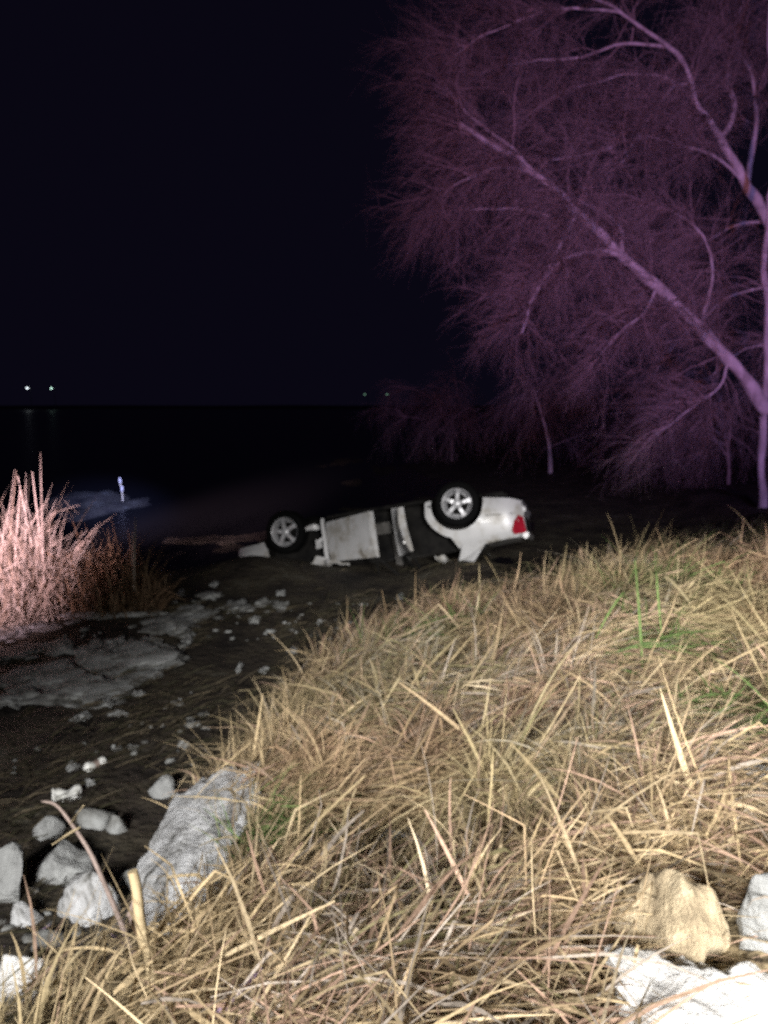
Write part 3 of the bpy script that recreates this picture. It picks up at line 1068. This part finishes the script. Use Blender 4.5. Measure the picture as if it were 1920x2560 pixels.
def bank_points(n, r0, r1, a0=-48, a1=46, smin=0.02, pw=0.85):
    xy = scatter(n, r0, r1, a0, a1, pw)
    s = shore_s(xy[:, 0], xy[:, 1])
    keep = (s > smin) & (fbm(xy[:, 0] * 2.1 + 3, xy[:, 1] * 2.1) > 0.30)
    # bare spots: the boulders and the thin ground behind the bank's crest
    for bx, by, br in ((0.98, 1.7, 0.34), (0.93, 2.1, 0.24), (1.25, 2.45, 0.2), (-1.0, 3.6, 0.33), (-0.98, 3.15, 0.26), (-0.92, 2.85, 0.16)):
        keep &= np.hypot(xy[:, 0] - bx, xy[:, 1] - by) > br * rng.uniform(0.7, 1.05, n)
    for bx, by, bw, bd in ROCKS:
        u_ = (xy[:, 0] - bx) / (bw * 0.95)
        v_ = (xy[:, 1] - (by - 0.06)) / (bd * 0.9 + 0.10)
        keep &= u_ * u_ + v_ * v_ > rng.uniform(0.5, 1.1, n)
    keep &= rng.random(n) > 0.88 * smooth(-0.45, -0.85, xy[:, 0]) * smooth(3.4, 2.6, xy[:, 1])
    keep &= rng.random(n) > 0.95 * smooth(7.3, 9.0, xy[:, 1] - 0.25 * np.maximum(xy[:, 0] - 2.5, 0) + 0.8 * (fbm(xy[:, 0] * 2, xy[:, 1] * 2) - 0.5))
    return xy[keep]


def comb(xy):
    return 0.8 + 2.6 * (fbm(xy[:, 0] * 0.9 + 21, xy[:, 1] * 0.9 + 4, 3) - 0.5)


def widths(n, med, hi=0.016):
    return np.clip(med * np.exp(rng.normal(0, 0.5, n)), 0.002, hi)


parts = []
# matted thatch lying on the bank
xy = bank_points(130000, NEAR_R, 12.0)
n = len(xy)
base = np.column_stack([xy, ground_z(xy[:, 0], xy[:, 1]) + rng.uniform(0.0, 0.15, n)])
az = comb(xy) + rng.normal(0, 0.85, n)
P = grow(base, az, rng.uniform(-0.2, 0.5, n), rng.uniform(0.1, 0.9, n), rng.uniform(0.14, 0.50, n), 4, rng.normal(0, 0.25, n))
parts.append((P, taper(n, 4, widths(n, 0.0056)), side_of(P, az), tint_for(xy, n) * 0.92))
# tussocks: blades that rise from one root and arch over, with hollows between
T = 560
tc = bank_points(1500, NEAR_R + 0.15, 10.5, smin=0.1)[:T]
T = len(tc)
tr_ = rng.uniform(0.05, 0.16, T)
td = np.hypot(tc[:, 0], tc[:, 1])
th = rng.uniform(0.20, 0.44, T) * np.interp(td, [1.4, 3, 8], [0.65, 0.9, 1.0])
th *= 1 + 0.3 * ((tc[:, 0] > 1.8) & (tc[:, 1] > 6.0)) * rng.random(T)
B_ = 85
cid = np.repeat(np.arange(T), B_)
n = len(cid)
ra = rng.uniform(-PI, PI, n)
rr_ = tr_[cid] * np.sqrt(rng.random(n))
xy = tc[cid] + np.column_stack([rr_ * np.cos(ra), rr_ * np.sin(ra)])
base = np.column_stack([xy, ground_z(xy[:, 0], xy[:, 1])])
lean = comb(tc)[cid]
az = np.arctan2(0.75 * np.sin(ra) + 0.8 * np.sin(lean) + rng.normal(0, 0.35, n), 0.75 * np.cos(ra) + 0.8 * np.cos(lean) + rng.normal(0, 0.35, n))
up_ = rng.random(T)[cid] < 0.16
P = grow(base, az, np.where(up_, rng.uniform(0.8, 1.4, n), rng.uniform(0.3, 1.1, n)), np.where(up_, rng.uniform(0.1, 0.9, n), rng.uniform(0.6, 2.2, n)), th[cid] * rng.uniform(0.5, 1.35, n), 6, rng.normal(0, 0.6, n))
tcol = rng.uniform(0.75, 1.2, (T, 1))[cid]
parts.append((P, taper(n, 6, widths(n, 0.0056)), side_of(P, az), tint_for(xy, n) * tcol))
# long dead stems, many of them broken over, and broad dead leaves
for cnt, l0, l1, w, e1 in ((7000, 0.25, 0.80, 0.0068, 0.95), (2600, 0.16, 0.44, 0.012, 0.8)):
    xy = bank_points(cnt, NEAR_R + 0.1, 10.0)
    n = len(xy)
    base = np.column_stack([xy, ground_z(xy[:, 0], xy[:, 1]) + rng.uniform(0, 0.12, n)])
    az = comb(xy) + rng.normal(0, 0.8, n)
    dist = np.hypot(xy[:, 0], xy[:, 1])
    L = rng.uniform(l0, l1, n) * np.interp(dist, [1.4, 3, 8], [0.6, 0.9, 0.75])
    kink = (np.where(rng.random(n) < 0.55, rng.uniform(0.35, 0.8, n), 2.0), rng.uniform(0.5, 1.9, n), rng.normal(0, 0.8, n))
    P = grow(base, az, rng.uniform(0.0, e1, n), rng.uniform(-0.05, 0.5, n), L, 9, rng.normal(0, 0.2, n), kink)
    parts.append((P, taper(n, 9, widths(n, w, 0.02), 0.3), side_of(P, az), tint_for(xy, n) * 1.1))


def emit_blades(name, parts, kind='stuff', parent=None):
    Vs, Qs, Cs = [], [], []
    o = 0
    for P, W, S, C in parts:
        V, Q = ribbons(P, W, S)
        Vs.append(V)
        Qs.append(Q + o)
        Cs.append(np.repeat(C, P.shape[1] * 2, axis=0))
        o += len(V)
    return mesh_np(name, np.vstack(Vs), np.vstack(Qs), M['blade'], parent, np.vstack(Cs), kind=kind)


grass = emit_blades('dry_grass', parts)
grass['label'] = 'matted straw coloured dry grass covering the sloping bank'
grass['category'] = 'grass'

# sparse weed and dead stems on the mud and along the water's edge, in front of the car
parts = []
xy = np.vstack([scatter(16000, 2.6, 11.5, -44, 12, 0.8)])
s = shore_s(xy[:, 0], xy[:, 1])
f = fbm(xy[:, 0] * 1.4 + 60, xy[:, 1] * 1.1, 4)
keep = (s < 0.05) & (s > -4.5) & (f > 0.50)
xy = xy[keep]
n = len(xy)
base = np.column_stack([xy, np.maximum(ground_z(xy[:, 0], xy[:, 1]), 0.0)])
az = rng.normal(0.5, 0.5, n)
P = grow(base, az, rng.uniform(0.0, 0.5, n), rng.uniform(0.2, 0.9, n), rng.uniform(0.08, 0.30, n), 4, rng.normal(0, 0.4, n))
P[:, :, 2] = np.maximum(P[:, :, 2], 0.006)
c = np.array([(0.075, 0.062, 0.040), (0.055, 0.052, 0.030), (0.12, 0.098, 0.065), (0.045, 0.037, 0.030)])[rng.integers(0, 4, n)] * rng.uniform(0.6, 1.3, (n, 1))
parts.append((P, taper(n, 4, rng.uniform(0.004, 0.012, n)), side_of(P, az), c))
weed = emit_blades('water_weed', parts)
weed['label'] = 'dark tangled weed lying over the mud flat'
weed['category'] = 'weed'

# tall thin grass behind the crest, to the right of the car
parts = []
xy = np.column_stack([rng.uniform(0.0, 6.5, 4200), rng.uniform(7.6, 14.0, 4200)])
keep = (shore_s(xy[:, 0], xy[:, 1]) > 0.05) & (fbm(xy[:, 0] * 1.6, xy[:, 1] * 1.6 + 8) > 0.47)
xy = xy[keep]
n = len(xy)
base = np.column_stack([xy, ground_z(xy[:, 0], xy[:, 1])])
az = rng.normal(0.5, 0.7, n)
P = grow(base, az, rng.uniform(0.8, 1.45, n), rng.uniform(0.1, 1.2, n), rng.uniform(0.15, 0.45, n), 6, rng.normal(0, 0.4, n))
c = np.array([(0.12, 0.12, 0.06), (0.19, 0.16, 0.09), (0.09, 0.10, 0.05)])[rng.integers(0, 3, n)] * rng.uniform(0.7, 1.3, (n, 1))
parts.append((P, taper(n, 6, rng.uniform(0.005, 0.012, n)), side_of(P, az), c))
tg = emit_blades('tall_grass', parts)
tg['label'] = 'thin tall grass growing on the dark ground behind the overturned car'
tg['category'] = 'grass'


# ------------------------------------------------------------------ reeds standing in the water
def reed_clump(name, c, rad, n, h, tints, label, stalks):
    root = empty(name, (c[0], c[1], 0))
    a = rng.random(n) * 2 * PI
    r = rad * np.sqrt(rng.random(n))
    xy = np.column_stack([r * np.cos(a) + c[0], r * 0.7 * np.sin(a) + c[1]])
    base = np.column_stack([xy, ground_z(xy[:, 0], xy[:, 1]) - 0.02])
    az = rng.uniform(-PI, PI, n)
    L = h * rng.uniform(0.45, 1.05, n) * (1.15 - 0.5 * (r / rad) ** 2)
    kink = (np.where(rng.random(n) < 0.4, rng.uniform(0.5, 0.85, n), 2.0), rng.uniform(0.6, 2.0, n), rng.normal(0, 0.5, n))
    P = grow(base, az, rng.uniform(0.95, 1.5, n), rng.uniform(0.05, 0.9, n), L, 8, rng.normal(0, 0.3, n), kink)
    m = n
    xy2 = xy
    az2 = rng.uniform(-PI, PI, m)
    P2 = grow(base + [0, 0, 0.05], az2, rng.uniform(0.2, 1.0, m), rng.uniform(0.2, 1.0, m), h * rng.uniform(0.2, 0.5, m), 5, rng.normal(0, 0.5, m))
    t = np.array(tints)
    off = np.array([c[0], c[1], 0.0])
    parts = [(P - off, taper(n, 8, rng.uniform(0.012, 0.032, n), 0.15), side_of(P, az, 0.5), t[rng.integers(0, len(t), n)] * rng.uniform(0.7, 1.2, (n, 1))),
             (P2 - off, taper(m, 5, rng.uniform(0.005, 0.014, m), 0.15), side_of(P2, az2, 0.5), t[rng.integers(0, len(t), m)] * rng.uniform(0.5, 1.0, (m, 1)))]
    emit_blades('leaves', parts, parent=root)
    for (dx, dy, lean, hh) in stalks:
        zb = gz(c[0] + dx, c[1] + dy)
        bm = tube_bm(spline([(dx, dy, zb), (dx + lean * 0.4, dy, zb + hh * 0.5), (dx + lean, dy, zb + hh)], 8), [0.011, 0.010, 0.010, 0.009, 0.009, 0.008, 0.007, 0.004], 6)
        obj_bm('stalk', bm, M['reed'], root)
    tag(root, label, 'reeds')
    return root


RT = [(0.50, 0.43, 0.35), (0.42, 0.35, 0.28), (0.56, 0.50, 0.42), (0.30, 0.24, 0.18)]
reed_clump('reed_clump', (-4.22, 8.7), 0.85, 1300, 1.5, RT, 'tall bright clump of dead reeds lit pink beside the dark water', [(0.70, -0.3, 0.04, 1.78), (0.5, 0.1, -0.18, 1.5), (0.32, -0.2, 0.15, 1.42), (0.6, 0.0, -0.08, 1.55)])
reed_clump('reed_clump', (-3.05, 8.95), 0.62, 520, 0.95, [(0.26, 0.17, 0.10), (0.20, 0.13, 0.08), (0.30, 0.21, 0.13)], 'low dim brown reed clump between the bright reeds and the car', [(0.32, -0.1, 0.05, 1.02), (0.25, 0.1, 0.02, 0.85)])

# broken reed standing far out on the bar added to catch the blue beam
p = atz(306, 1250, 0.05)
o = empty('broken_reed', p)
obj_bm('stalk', tube_bm([(0, 0, -0.3), (0.01, 0, 0.1), (-0.02, 0, 0.35), (-0.05, 0, 0.52)], 0.014, 6), M['cane'], o)
for zz, xx in ((0.28, 0.0), (0.48, -0.04)):
    obj_bm('seed_head', loft([[(xx + r * math.cos(2 * PI * k / 8), r * math.sin(2 * PI * k / 8), zz + h) for k in range(8)] for r, h in ((0.01, -0.08), (0.028, -0.04), (0.032, 0.02), (0.012, 0.07))]), M['reed'], o, smooth_sh=True)
tag(o, 'broken reed with two pale seed heads standing out in the water', 'reed')


# ------------------------------------------------------------------ single stalks in the foreground
def leaf_bm(pts, w, thick=0.002):
    C = spline(pts, 10)
    T = np.gradient(C, axis=0)
    T /= np.linalg.norm(T, axis=1, keepdims=True)
    view = np.array(CAM) - C.mean(0)
    secs = []
    for k in range(10):
        t = k / 9
        ww = w * math.sin(PI * min(1, 0.12 + 0.86 * t)) * 0.5 + 0.001
        s = np.cross(T[k], view)
        s /= np.linalg.norm(s)
        nn = np.cross(T[k], s)
        c = C[k]
        secs.append([tuple(c - s * ww), tuple(c + nn * (thick + ww * 0.25)), tuple(c + s * ww), tuple(c - nn * thick + nn * ww * 0.25)])
    return loft(secs)


def on_ground(px, py):
    p = atz(px, py, 0.4)
    for _ in range(10):
        p = atz(px, py, gz(p.x, p.y))
    return p


# thick cut cane
b0 = on_ground(382, 2452)
t0 = aty(330, 2178, b0.y + 0.02)
cane = empty('cut_cane', b0)
dv = t0 - b0
bm = tube_bm([tuple(dv * f + Vector((0.004 * math.sin(9 * f), 0, 0)) - Vector((0, 0, 0.04 * (f == 0)))) for f in np.linspace(0, 1, 12)], [0.019, 0.018, 0.0175, 0.017, 0.0195, 0.017, 0.0165, 0.016, 0.0175, 0.0155, 0.0155, 0.015], 10)
obj_bm('cane_stem', bm, M['cane'], cane, smooth_sh=True, angle=50)
obj_bm('leaf_sheath', leaf_bm([tuple(dv * 0.35), tuple(dv * 0.55 + Vector((-0.03, 0, 0))), tuple(dv * 0.75 + Vector((-0.012, -0.01, 0)))], 0.03), M['stem'], cane)
tag(cane, 'thick tan cut cane standing upright left of the dry grass', 'cane')

b0 = on_ground(345, 2400)
stem = empty('leaning_plant', b0)
ys = b0.y
path = [b0] + [aty(a, b, ys + d) for a, b, d in ((300, 2300, 0.02), (268, 2225, 0.05), (225, 2130, 0.09), (178, 2058, 0.13), (140, 2012, 0.16), (105, 2003, 0.2))]
rel = [tuple(p - b0) for p in path]
rel[0] = (rel[0][0], rel[0][1], rel[0][2] - 0.03)
obj_bm('stem', tube_bm(spline(rel, 20), np.linspace(0.012, 0.005, 20), 8), M['stem'], stem, smooth_sh=True)
R_ = lambda a, b, d: tuple(aty(a, b, ys + d) - b0)
obj_bm('leaf', leaf_bm([R_(200, 2068, 0.11), R_(170, 2085, 0.10), R_(130, 2112, 0.09)], 0.017), M['cane'], stem)
obj_bm('leaf', leaf_bm([R_(175, 2060, 0.12), R_(188, 2040, 0.12), R_(210, 2012, 0.12)], 0.013), M['cane'], stem)
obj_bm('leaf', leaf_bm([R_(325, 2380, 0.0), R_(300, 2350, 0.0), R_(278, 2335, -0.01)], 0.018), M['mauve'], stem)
tag(stem, 'leaning grey brown stem with two pale broken leaves above the rocks', 'plant stem')

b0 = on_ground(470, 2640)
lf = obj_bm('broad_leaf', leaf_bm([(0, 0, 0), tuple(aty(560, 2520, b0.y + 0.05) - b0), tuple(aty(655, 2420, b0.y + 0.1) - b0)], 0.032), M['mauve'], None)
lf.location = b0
tag(lf, 'folded dry blade leaf, purple lamp light in its colour, pointing up out of the straw', 'leaf')
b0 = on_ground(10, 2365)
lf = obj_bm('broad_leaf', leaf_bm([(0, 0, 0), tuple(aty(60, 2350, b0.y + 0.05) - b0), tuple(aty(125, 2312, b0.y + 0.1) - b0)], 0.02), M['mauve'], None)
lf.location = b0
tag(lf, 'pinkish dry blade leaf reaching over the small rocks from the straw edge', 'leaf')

straws = [([(1305, 2405), (1410, 2292), (1470, 2225)], 0.016, 'bright bleached straw leaning up beside the beige limestone rock'),
          ([(1090, 2402), (1230, 2408), (1380, 2418)], 0.016, 'bleached straw lying level across the matted grass'),
          ([(1390, 1888), (1480, 1835), (1570, 1778)], 0.014, 'long pale straw slanting over grass on the open slope'),
          ([(1195, 2100), (1330, 1890), (1450, 1690)], 0.014, 'very long pinkish straw slanting across the whole slope'),
          ([(1750, 2030), (1705, 1900), (1650, 1720)], 0.022, 'broad pale dead leaf blade leaning back beside the green tuft'),
          ([(880, 1985), (905, 1965), (940, 2095)], 0.012, 'short straw bent over double in the grass'),
          ([(830, 2170), (860, 2050), (890, 1970)], 0.013, 'upright pinkish straw joined to a bent straw'),
          ([(870, 2140), (960, 2100), (1080, 2085)], 0.012, 'curved straw arching level over the dull grey rock'),
          ([(700, 1720), (735, 1780), (745, 1860)], 0.02, 'ragged grey brown dead leaf at the grass edge'),
          ([(1560, 2440), (1720, 2385), (1860, 2335)], 0.009, 'thin straw lying across the face of the beige rock')]
for pts, w, lab in straws:
    g0 = on_ground(*pts[0])
    lift = 0.16
    q = [aty(a, b, max(1.4, g0.y - 0.05 + 0.12 * k)) for k, (a, b) in enumerate(pts)]
    # keep the straw above the ground all along
    q = [Vector((v.x, v.y, max(v.z, gz(v.x, v.y) + (0.02 if k else -0.01)))) for k, v in enumerate(q)]
    o = obj_bm('straw', leaf_bm([tuple(v - q[0]) for v in q], w), M['cane'], None)
    o.location = q[0]
    tag(o, lab, 'straw')


# ------------------------------------------------------------------ trees
def limb_obj(P, r0, r1, root, mat, name='branch', sides=8):
    k = len(P)
    w_ = np.linspace(0, 1, k)[:, None] ** 0.5
    P = P + np.array([tuple(mnoise.noise_vector(Vector(p) * 1.1) * 0.10 + mnoise.noise_vector(Vector(p) * 3.5) * 0.03) for p in P]) * w_
    n = np.array([[mnoise.noise(Vector(p) * 2.5) for p in P]])[0]
    R = np.linspace(r0, r1, k) * 0.78 * (1 + 0.3 * n)
    V, Q = tubes((P - np.array(root.location))[None], R[None], sides)
    return mesh_np(name, V, Q, mat, root, smooth_sh=True)


def sprays(limbs, root, n1, n2, n3, L1, L2, L3, bias, droop, rad, mat, spread=0.5, tmin=0.15):
    """secondary branches off the limbs, then branchlets, then twigs: all fine, arching and drooping"""
    lens = np.array([np.linalg.norm(np.diff(P, axis=0), axis=1).sum() for P, _ in limbs])
    which = rng.choice(len(limbs), n1, p=lens / lens.sum())
    ts = tmin + (1 - tmin) * rng.random(n1)
    B, D, R0 = [], [], []
    for w, t in zip(which, ts):
        P, r = limbs[w]
        f = t * (len(P) - 1)
        i = min(int(f), len(P) - 2)
        B.append(P[i] + (P[i + 1] - P[i]) * (f - i))
        tg = P[i + 1] - P[i]
        D.append(tg / np.linalg.norm(tg))
        R0.append(r * (1 - 0.7 * t))
    B, D = np.array(B), np.array(D)
    bias = np.array(bias, float)
    Vs, Qs = [], []
    off = 0
    def level(B, D, L, k, r, g, wob):
        n = len(B)
        P = np.zeros((n, k, 3))
        P[:, 0] = B
        d = D.copy()
        for j in range(1, k):
            d = d + np.array([0, 0, -g]) / (k - 1) + rng.normal(0, wob, (n, 3))
            d /= np.linalg.norm(d, axis=1, keepdims=True)
            P[:, j] = P[:, j - 1] + d * (L / (k - 1))[:, None]
        R = r[:, None] * np.linspace(1, 0.35, k)[None]
        return P, R
    def add(P, R):
        nonlocal off
        V, Q = tubes(P - np.array(root.location), R, 3)
        Vs.append(V)
        Qs.append(Q + off)
        off += len(V)
    def child(P, n, mix, sp):
        m = len(P)
        w = rng.integers(0, m, n)
        t = 0.12 + 0.86 * rng.random(n)
        f = t * (P.shape[1] - 1)
        i = np.minimum(f.astype(int), P.shape[1] - 2)
        a = P[w, i]
        b = P[w, i + 1]
        d = b - a
        d /= np.linalg.norm(d, axis=1, keepdims=True) + 1e-9
        d = d * mix + rng.normal(0, sp, (n, 3)) + bias * 0.25
        d /= np.linalg.norm(d, axis=1, keepdims=True)
        return a + (b - a) * (f - i)[:, None], d
    d1 = D * 0.45 + bias * 0.6 + rng.normal(0, spread, (n1, 3)) + [0, 0, 0.15]
    d1 /= np.linalg.norm(d1, axis=1, keepdims=True)
    P1, R1 = level(B, d1, rng.uniform(*L1, n1), 8, rng.uniform(0.9, 2.3, n1) * rad, droop, 0.10)
    add(P1, R1)
    b2, d2 = child(P1, n2, 1.0, 0.5)
    P2, R2 = level(b2, d2, rng.uniform(*L2, n2), 6, rng.uniform(0.35, 0.6, n2) * rad, droop * 0.9, 0.10)
    add(P2, R2)
    b3, d3 = child(P2, n3, 1.0, 0.5)
    P3, R3 = level(b3, d3, rng.uniform(*L3, n3), 4, rng.uniform(0.18, 0.34, n3) * rad, droop * 0.6, 0.08)
    add(P3, R3)
    o = mesh_np('twigs', np.vstack(Vs), np.vstack(Qs), mat, root, kind='stuff')
    return o


def L(pts, y, dy=(0.0,)):
    k = len(pts)
    d = np.interp(np.linspace(0, 1, k), np.linspace(0, 1, len(dy)), dy)
    return spline([aty(a, b, y + q) for (a, b), q in zip(pts, d)], max(10, 5 * k))


TY = 16.5
tb = aty(1908, 1262, TY)
tb.z = gz(tb.x, tb.y)
tree = empty('leaning_tree', tb)
tag(tree, 'big bare tree leaning left over the water with drooping twigs lit purple', 'tree')
trunk = np.vstack([np.array([[tb.x, tb.y, tb.z - 0.15]]), L([(1908, 1240), (1904, 1150), (1908, 1060), (1916, 960), (1918, 800), (1914, 640), (1925, 500), (1935, 300), (1925, 60), (1930, -150)], TY, (0, 0.2, 0.6))])
limb_obj(trunk, 0.115, 0.05, tree, M['bark'], 'trunk')
limbs = []
def add(pts, r0, r1, dy, y=TY, keep=True, root=None):
    P = L(pts, y, dy)
    limb_obj(P, r0, r1, root or tree, M['bark'])
    if keep:
        limbs.append((P, r0))
    return P
add([(1918, 1030), (1862, 950), (1810, 889), (1749, 821), (1681, 754), (1626, 698), (1558, 637), (1503, 590), (1441, 535), (1404, 486), (1330, 430), (1281, 393), (1207, 350), (1140, 315)], 0.185, 0.05, (0, -0.3, -0.9, -1.2))
add([(1556, 632), (1557, 600), (1553, 566), (1512, 535), (1450, 500)], 0.06, 0.03, (-0.6, -0.4, 0))
add([(1558, 640), (1520, 632), (1484, 633), (1423, 646), (1380, 676), (1340, 730)], 0.065, 0.025, (-0.6, -0.9, -1.2))
add([(1441, 538), (1410, 596), (1380, 660), (1355, 711), (1324, 772), (1300, 830)], 0.05, 0.018, (-0.8, -1.1, -1.3))
add([(1432, 560), (1423, 615), (1416, 695), (1412, 740)], 0.04, 0.015, (-0.8, -0.6, -0.4))
add([(1644, 716), (1620, 766), (1576, 809), (1515, 870), (1484, 907)], 0.04, 0.012, (-0.4, -0.9, -1.2))
add([(1626, 698), (1600, 735), (1552, 772), (1509, 809)], 0.035, 0.012, (-0.4, 0.3, 0.8))
add([(1373, 541), (1290, 527), (1164, 523), (1100, 545)], 0.035, 0.012, (-0.8, -0.6, -0.5))
add([(1330, 430), (1244, 424), (1146, 455), (1090, 495)], 0.04, 0.012, (-1.0, -1.3, -1.6))
add([(1330, 430), (1280, 370), (1190, 300), (1120, 230), (1060, 170)], 0.04, 0.012, (-1.0, -0.5, 0.2))
add([(1820, 900), (1792, 969), (1712, 1030), (1640, 1080)], 0.04, 0.012, (-0.1, -0.6, -1.1))
add([(1749, 821), (1780, 700), (1760, 600), (1700, 540), (1600, 500)], 0.05, 0.015, (-0.3, 0.6, 1.2))
# second stem, rooted to the right, forking high
tb2 = aty(2120, 1250, TY + 2.5)
tb2.z = gz(tb2.x, tb2.y)
tree2 = empty('forked_tree', tb2)
tag(tree2, 'bare tree whose forked upper limbs spread high behind the leaning tree', 'tree')
Y2 = TY + 2.2
lim1, limbs = limbs, []
tr2 = np.vstack([np.array([[tb2.x, tb2.y, tb2.z - 0.15]]), L([(2118, 1240), (2075, 1000), (2000, 760), (1915, 553), (1860, 455), (1804, 350)], Y2, (0.3, 0, -0.3))])
limb_obj(tr2, 0.22, 0.11, tree2, M['bark'], 'trunk')
def add2(pts, r0, r1, dy):
    return add(pts, r0, r1, dy, Y2, True, tree2)
add2([(1806, 352), (1770, 300), (1737, 258), (1724, 190), (1669, 117), (1552, 31), (1480, -15)], 0.10, 0.03, (-0.3, -0.8, -1.2))
add2([(1806, 352), (1835, 277), (1822, 203), (1822, 135), (1847, 49), (1870, -30)], 0.085, 0.035, (-0.3, 0.2, 0.6))
add2([(1866, 464), (1890, 307), (1884, 203), (1841, 123), (1800, 40), (1770, -40)], 0.085, 0.03, (0, 0.8, 1.2))
add2([(1726, 209), (1675, 221), (1638, 277), (1589, 344), (1552, 406)], 0.045, 0.014, (-0.6, -1.2, -1.8))
add2([(1700, 215), (1650, 190), (1576, 184), (1484, 209), (1392, 240), (1330, 283), (1275, 320)], 0.045, 0.012, (-0.6, 0, 0.6))
add2([(1860, 455), (1800, 400), (1730, 369), (1638, 344), (1576, 350), (1453, 387), (1361, 406)], 0.055, 0.014, (-0.2, -0.9, -1.6))
add2([(1669, 117), (1560, 110), (1450, 140), (1320, 150), (1200, 190), (1130, 250)], 0.045, 0.012, (-0.9, -0.3, 0.3))
add2([(1552, 31), (1420, 20), (1290, 50), (1190, 100), (1130, 160)], 0.04, 0.012, (-1.1, -1.5, -1.5))
add2([(1915, 553), (1840, 560), (1760, 600), (1680, 650), (1600, 700)], 0.05, 0.012, (0, 0.9, 1.6))
add2([(1990, 730), (1900, 720), (1800, 760), (1700, 850), (1640, 930)], 0.05, 0.012, (0, 0.9, 1.6))
add2([(2040, 880), (1950, 860), (1850, 880), (1760, 960), (1700, 1020)], 0.05, 0.012, (0, 0.6, 1.2))
lim2 = limbs
sprays(lim1, tree, 400, 3600, 17000, (0.4, 1.25), (0.3, 0.9), (0.25, 0.65), (-0.5, -0.05, -0.05), 0.5, 0.009, M['twig'], 0.75)
sprays(lim2, tree2, 360, 3400, 16000, (0.5, 1.5), (0.35, 1.0), (0.25, 0.75), (-0.32, -0.05, 0.02), 0.3, 0.010, M['twig'], 0.75)

# smaller bare trees on the far bank
def small_tree(px, py, y, hpx, lean, seed, label, n=(60, 700, 3500), rad=0.013, spreadx=1.0):
    b = aty(px, py, y)
    b.z = gz(b.x, b.y)
    root = empty('bare_tree', b)
    h = hpx / F * y
    P = spline([(b.x, b.y, b.z - 0.2), (b.x - 0.05, b.y, b.z + h * 0.3), (b.x - 0.14 + lean * 0.3, b.y, b.z + h * 0.65), (b.x + lean, b.y, b.z + h)], 16)
    limb_obj(P, 0.11 if seed == 5 else 0.06, 0.03, root, M['bark'] if seed == 5 else M['twig'], 'trunk')
    ls = []
    rr = random.Random(seed)
    for k in range(9):
        f = rr.uniform(0.30, 0.95)
        s = P[int(f * 15)]
        a = rr.uniform(0, 2 * PI)
        q = spread_ = rr.uniform(0.8, 2.2) * spreadx
        e = s + np.array([math.cos(a) * q, math.sin(a) * q, rr.uniform(0.2, 1.2)])
        m = (s + e) / 2 + np.array([0, 0, rr.uniform(0.2, 0.5)])
        B = spline([s, m, e], 10)
        limb_obj(B, 0.035, 0.012, root, M['twig'], sides=5)
        ls.append((B, 0.045))
    sprays(ls + [(P[6:], 0.06)], root, n[0], n[1], n[2], (0.7, 2.0), (0.5, 1.4), (0.3, 0.9), (-0.35, -0.05, -0.35), 1.2, rad, M['twig'])
    tag(root, label, 'tree')


small_tree(1378, 1128, 27, 210, -0.6, 5, 'small bare tree with a pale slim trunk on the far bank behind the car', (80, 800, 3200), 0.010, 1.2)
small_tree(1640, 1150, 26, 200, 0.4, 8, 'dim bare tree in the thicket between the slim tree and the leaning trunk', (60, 600, 2600), 0.010, 1.3)
small_tree(1822, 1205, 21, 230, -0.3, 12, 'grey young tree in the gap beside the leaning trunk', (50, 500, 2200), 0.009, 1.0)
small_tree(1130, 1080, 34, 170, -0.8, 17, 'dim drooping bare tree at the water edge farthest along the bank', (70, 700, 3000), 0.010, 1.2)


# ------------------------------------------------------------------ street lamps across the water
def lamp_mat(name, c, s):
    m, nt, b = new_mat(name)
    b.inputs['Emission Color'].default_value = (*c, 1)
    b.inputs['Emission Strength'].default_value = s
    m.cycles.emission_sampling = 'FRONT'
    b.inputs['Base Color'].default_value = (*c, 1)
    return m


M['lamp_white'] = lamp_mat('cool_lamp', (0.85, 0.95, 1.0), 11)
M['lamp_green'] = lamp_mat('greenish_lamp', (0.65, 1.0, 0.85), 10)
M['lamp_dim'] = lamp_mat('dim_lamp', (0.5, 1.0, 0.7), 0.5)
for px, py, k, sz, lab in ((68, 970, 'lamp_white', 0.55, 'brightest white street lamp shining on the far shore'), (128, 971, 'lamp_green', 0.4, 'greenish white street lamp next to the brightest lamp on the far shore'),
                           (968, 986, 'lamp_dim', 0.5, 'faint green lamp on the far shore behind the bare twigs'), (912, 986, 'lamp_dim', 0.35, 'faintest green lamp alone on the far shore')):
    t = aty(px, py, 300)
    z0 = gz(t.x, t.y)
    o = empty('street_lamp', (t.x, t.y, z0))
    h = t.z - z0
    obj_bm('pole', tube_bm([(1.2, 0, -0.3), (1.2, 0, h * 0.7), (1.15, 0, h + 0.1)], [0.12, 0.09, 0.07], 8), M['steel'], o)
    obj_bm('arm', tube_bm([(1.15, 0, h + 0.1), (0.6, 0, h + 0.3), (0.0, 0, h + 0.25)], 0.05, 6), M['steel'], o)
    hd = loft([[(r * 1.5 * math.cos(2 * PI * q / 12), r * math.sin(2 * PI * q / 12), h + zz) for q in range(12)] for r, zz in ((0.1 * sz, 0.22), (0.5 * sz, 0.12), (0.55 * sz, -0.05), (0.4 * sz, -0.35 * sz), (0.1 * sz, -0.5 * sz))])
    obj_bm('lamp_head', hd, M[k], o, smooth_sh=True)
    tag(o, lab, 'street lamp')
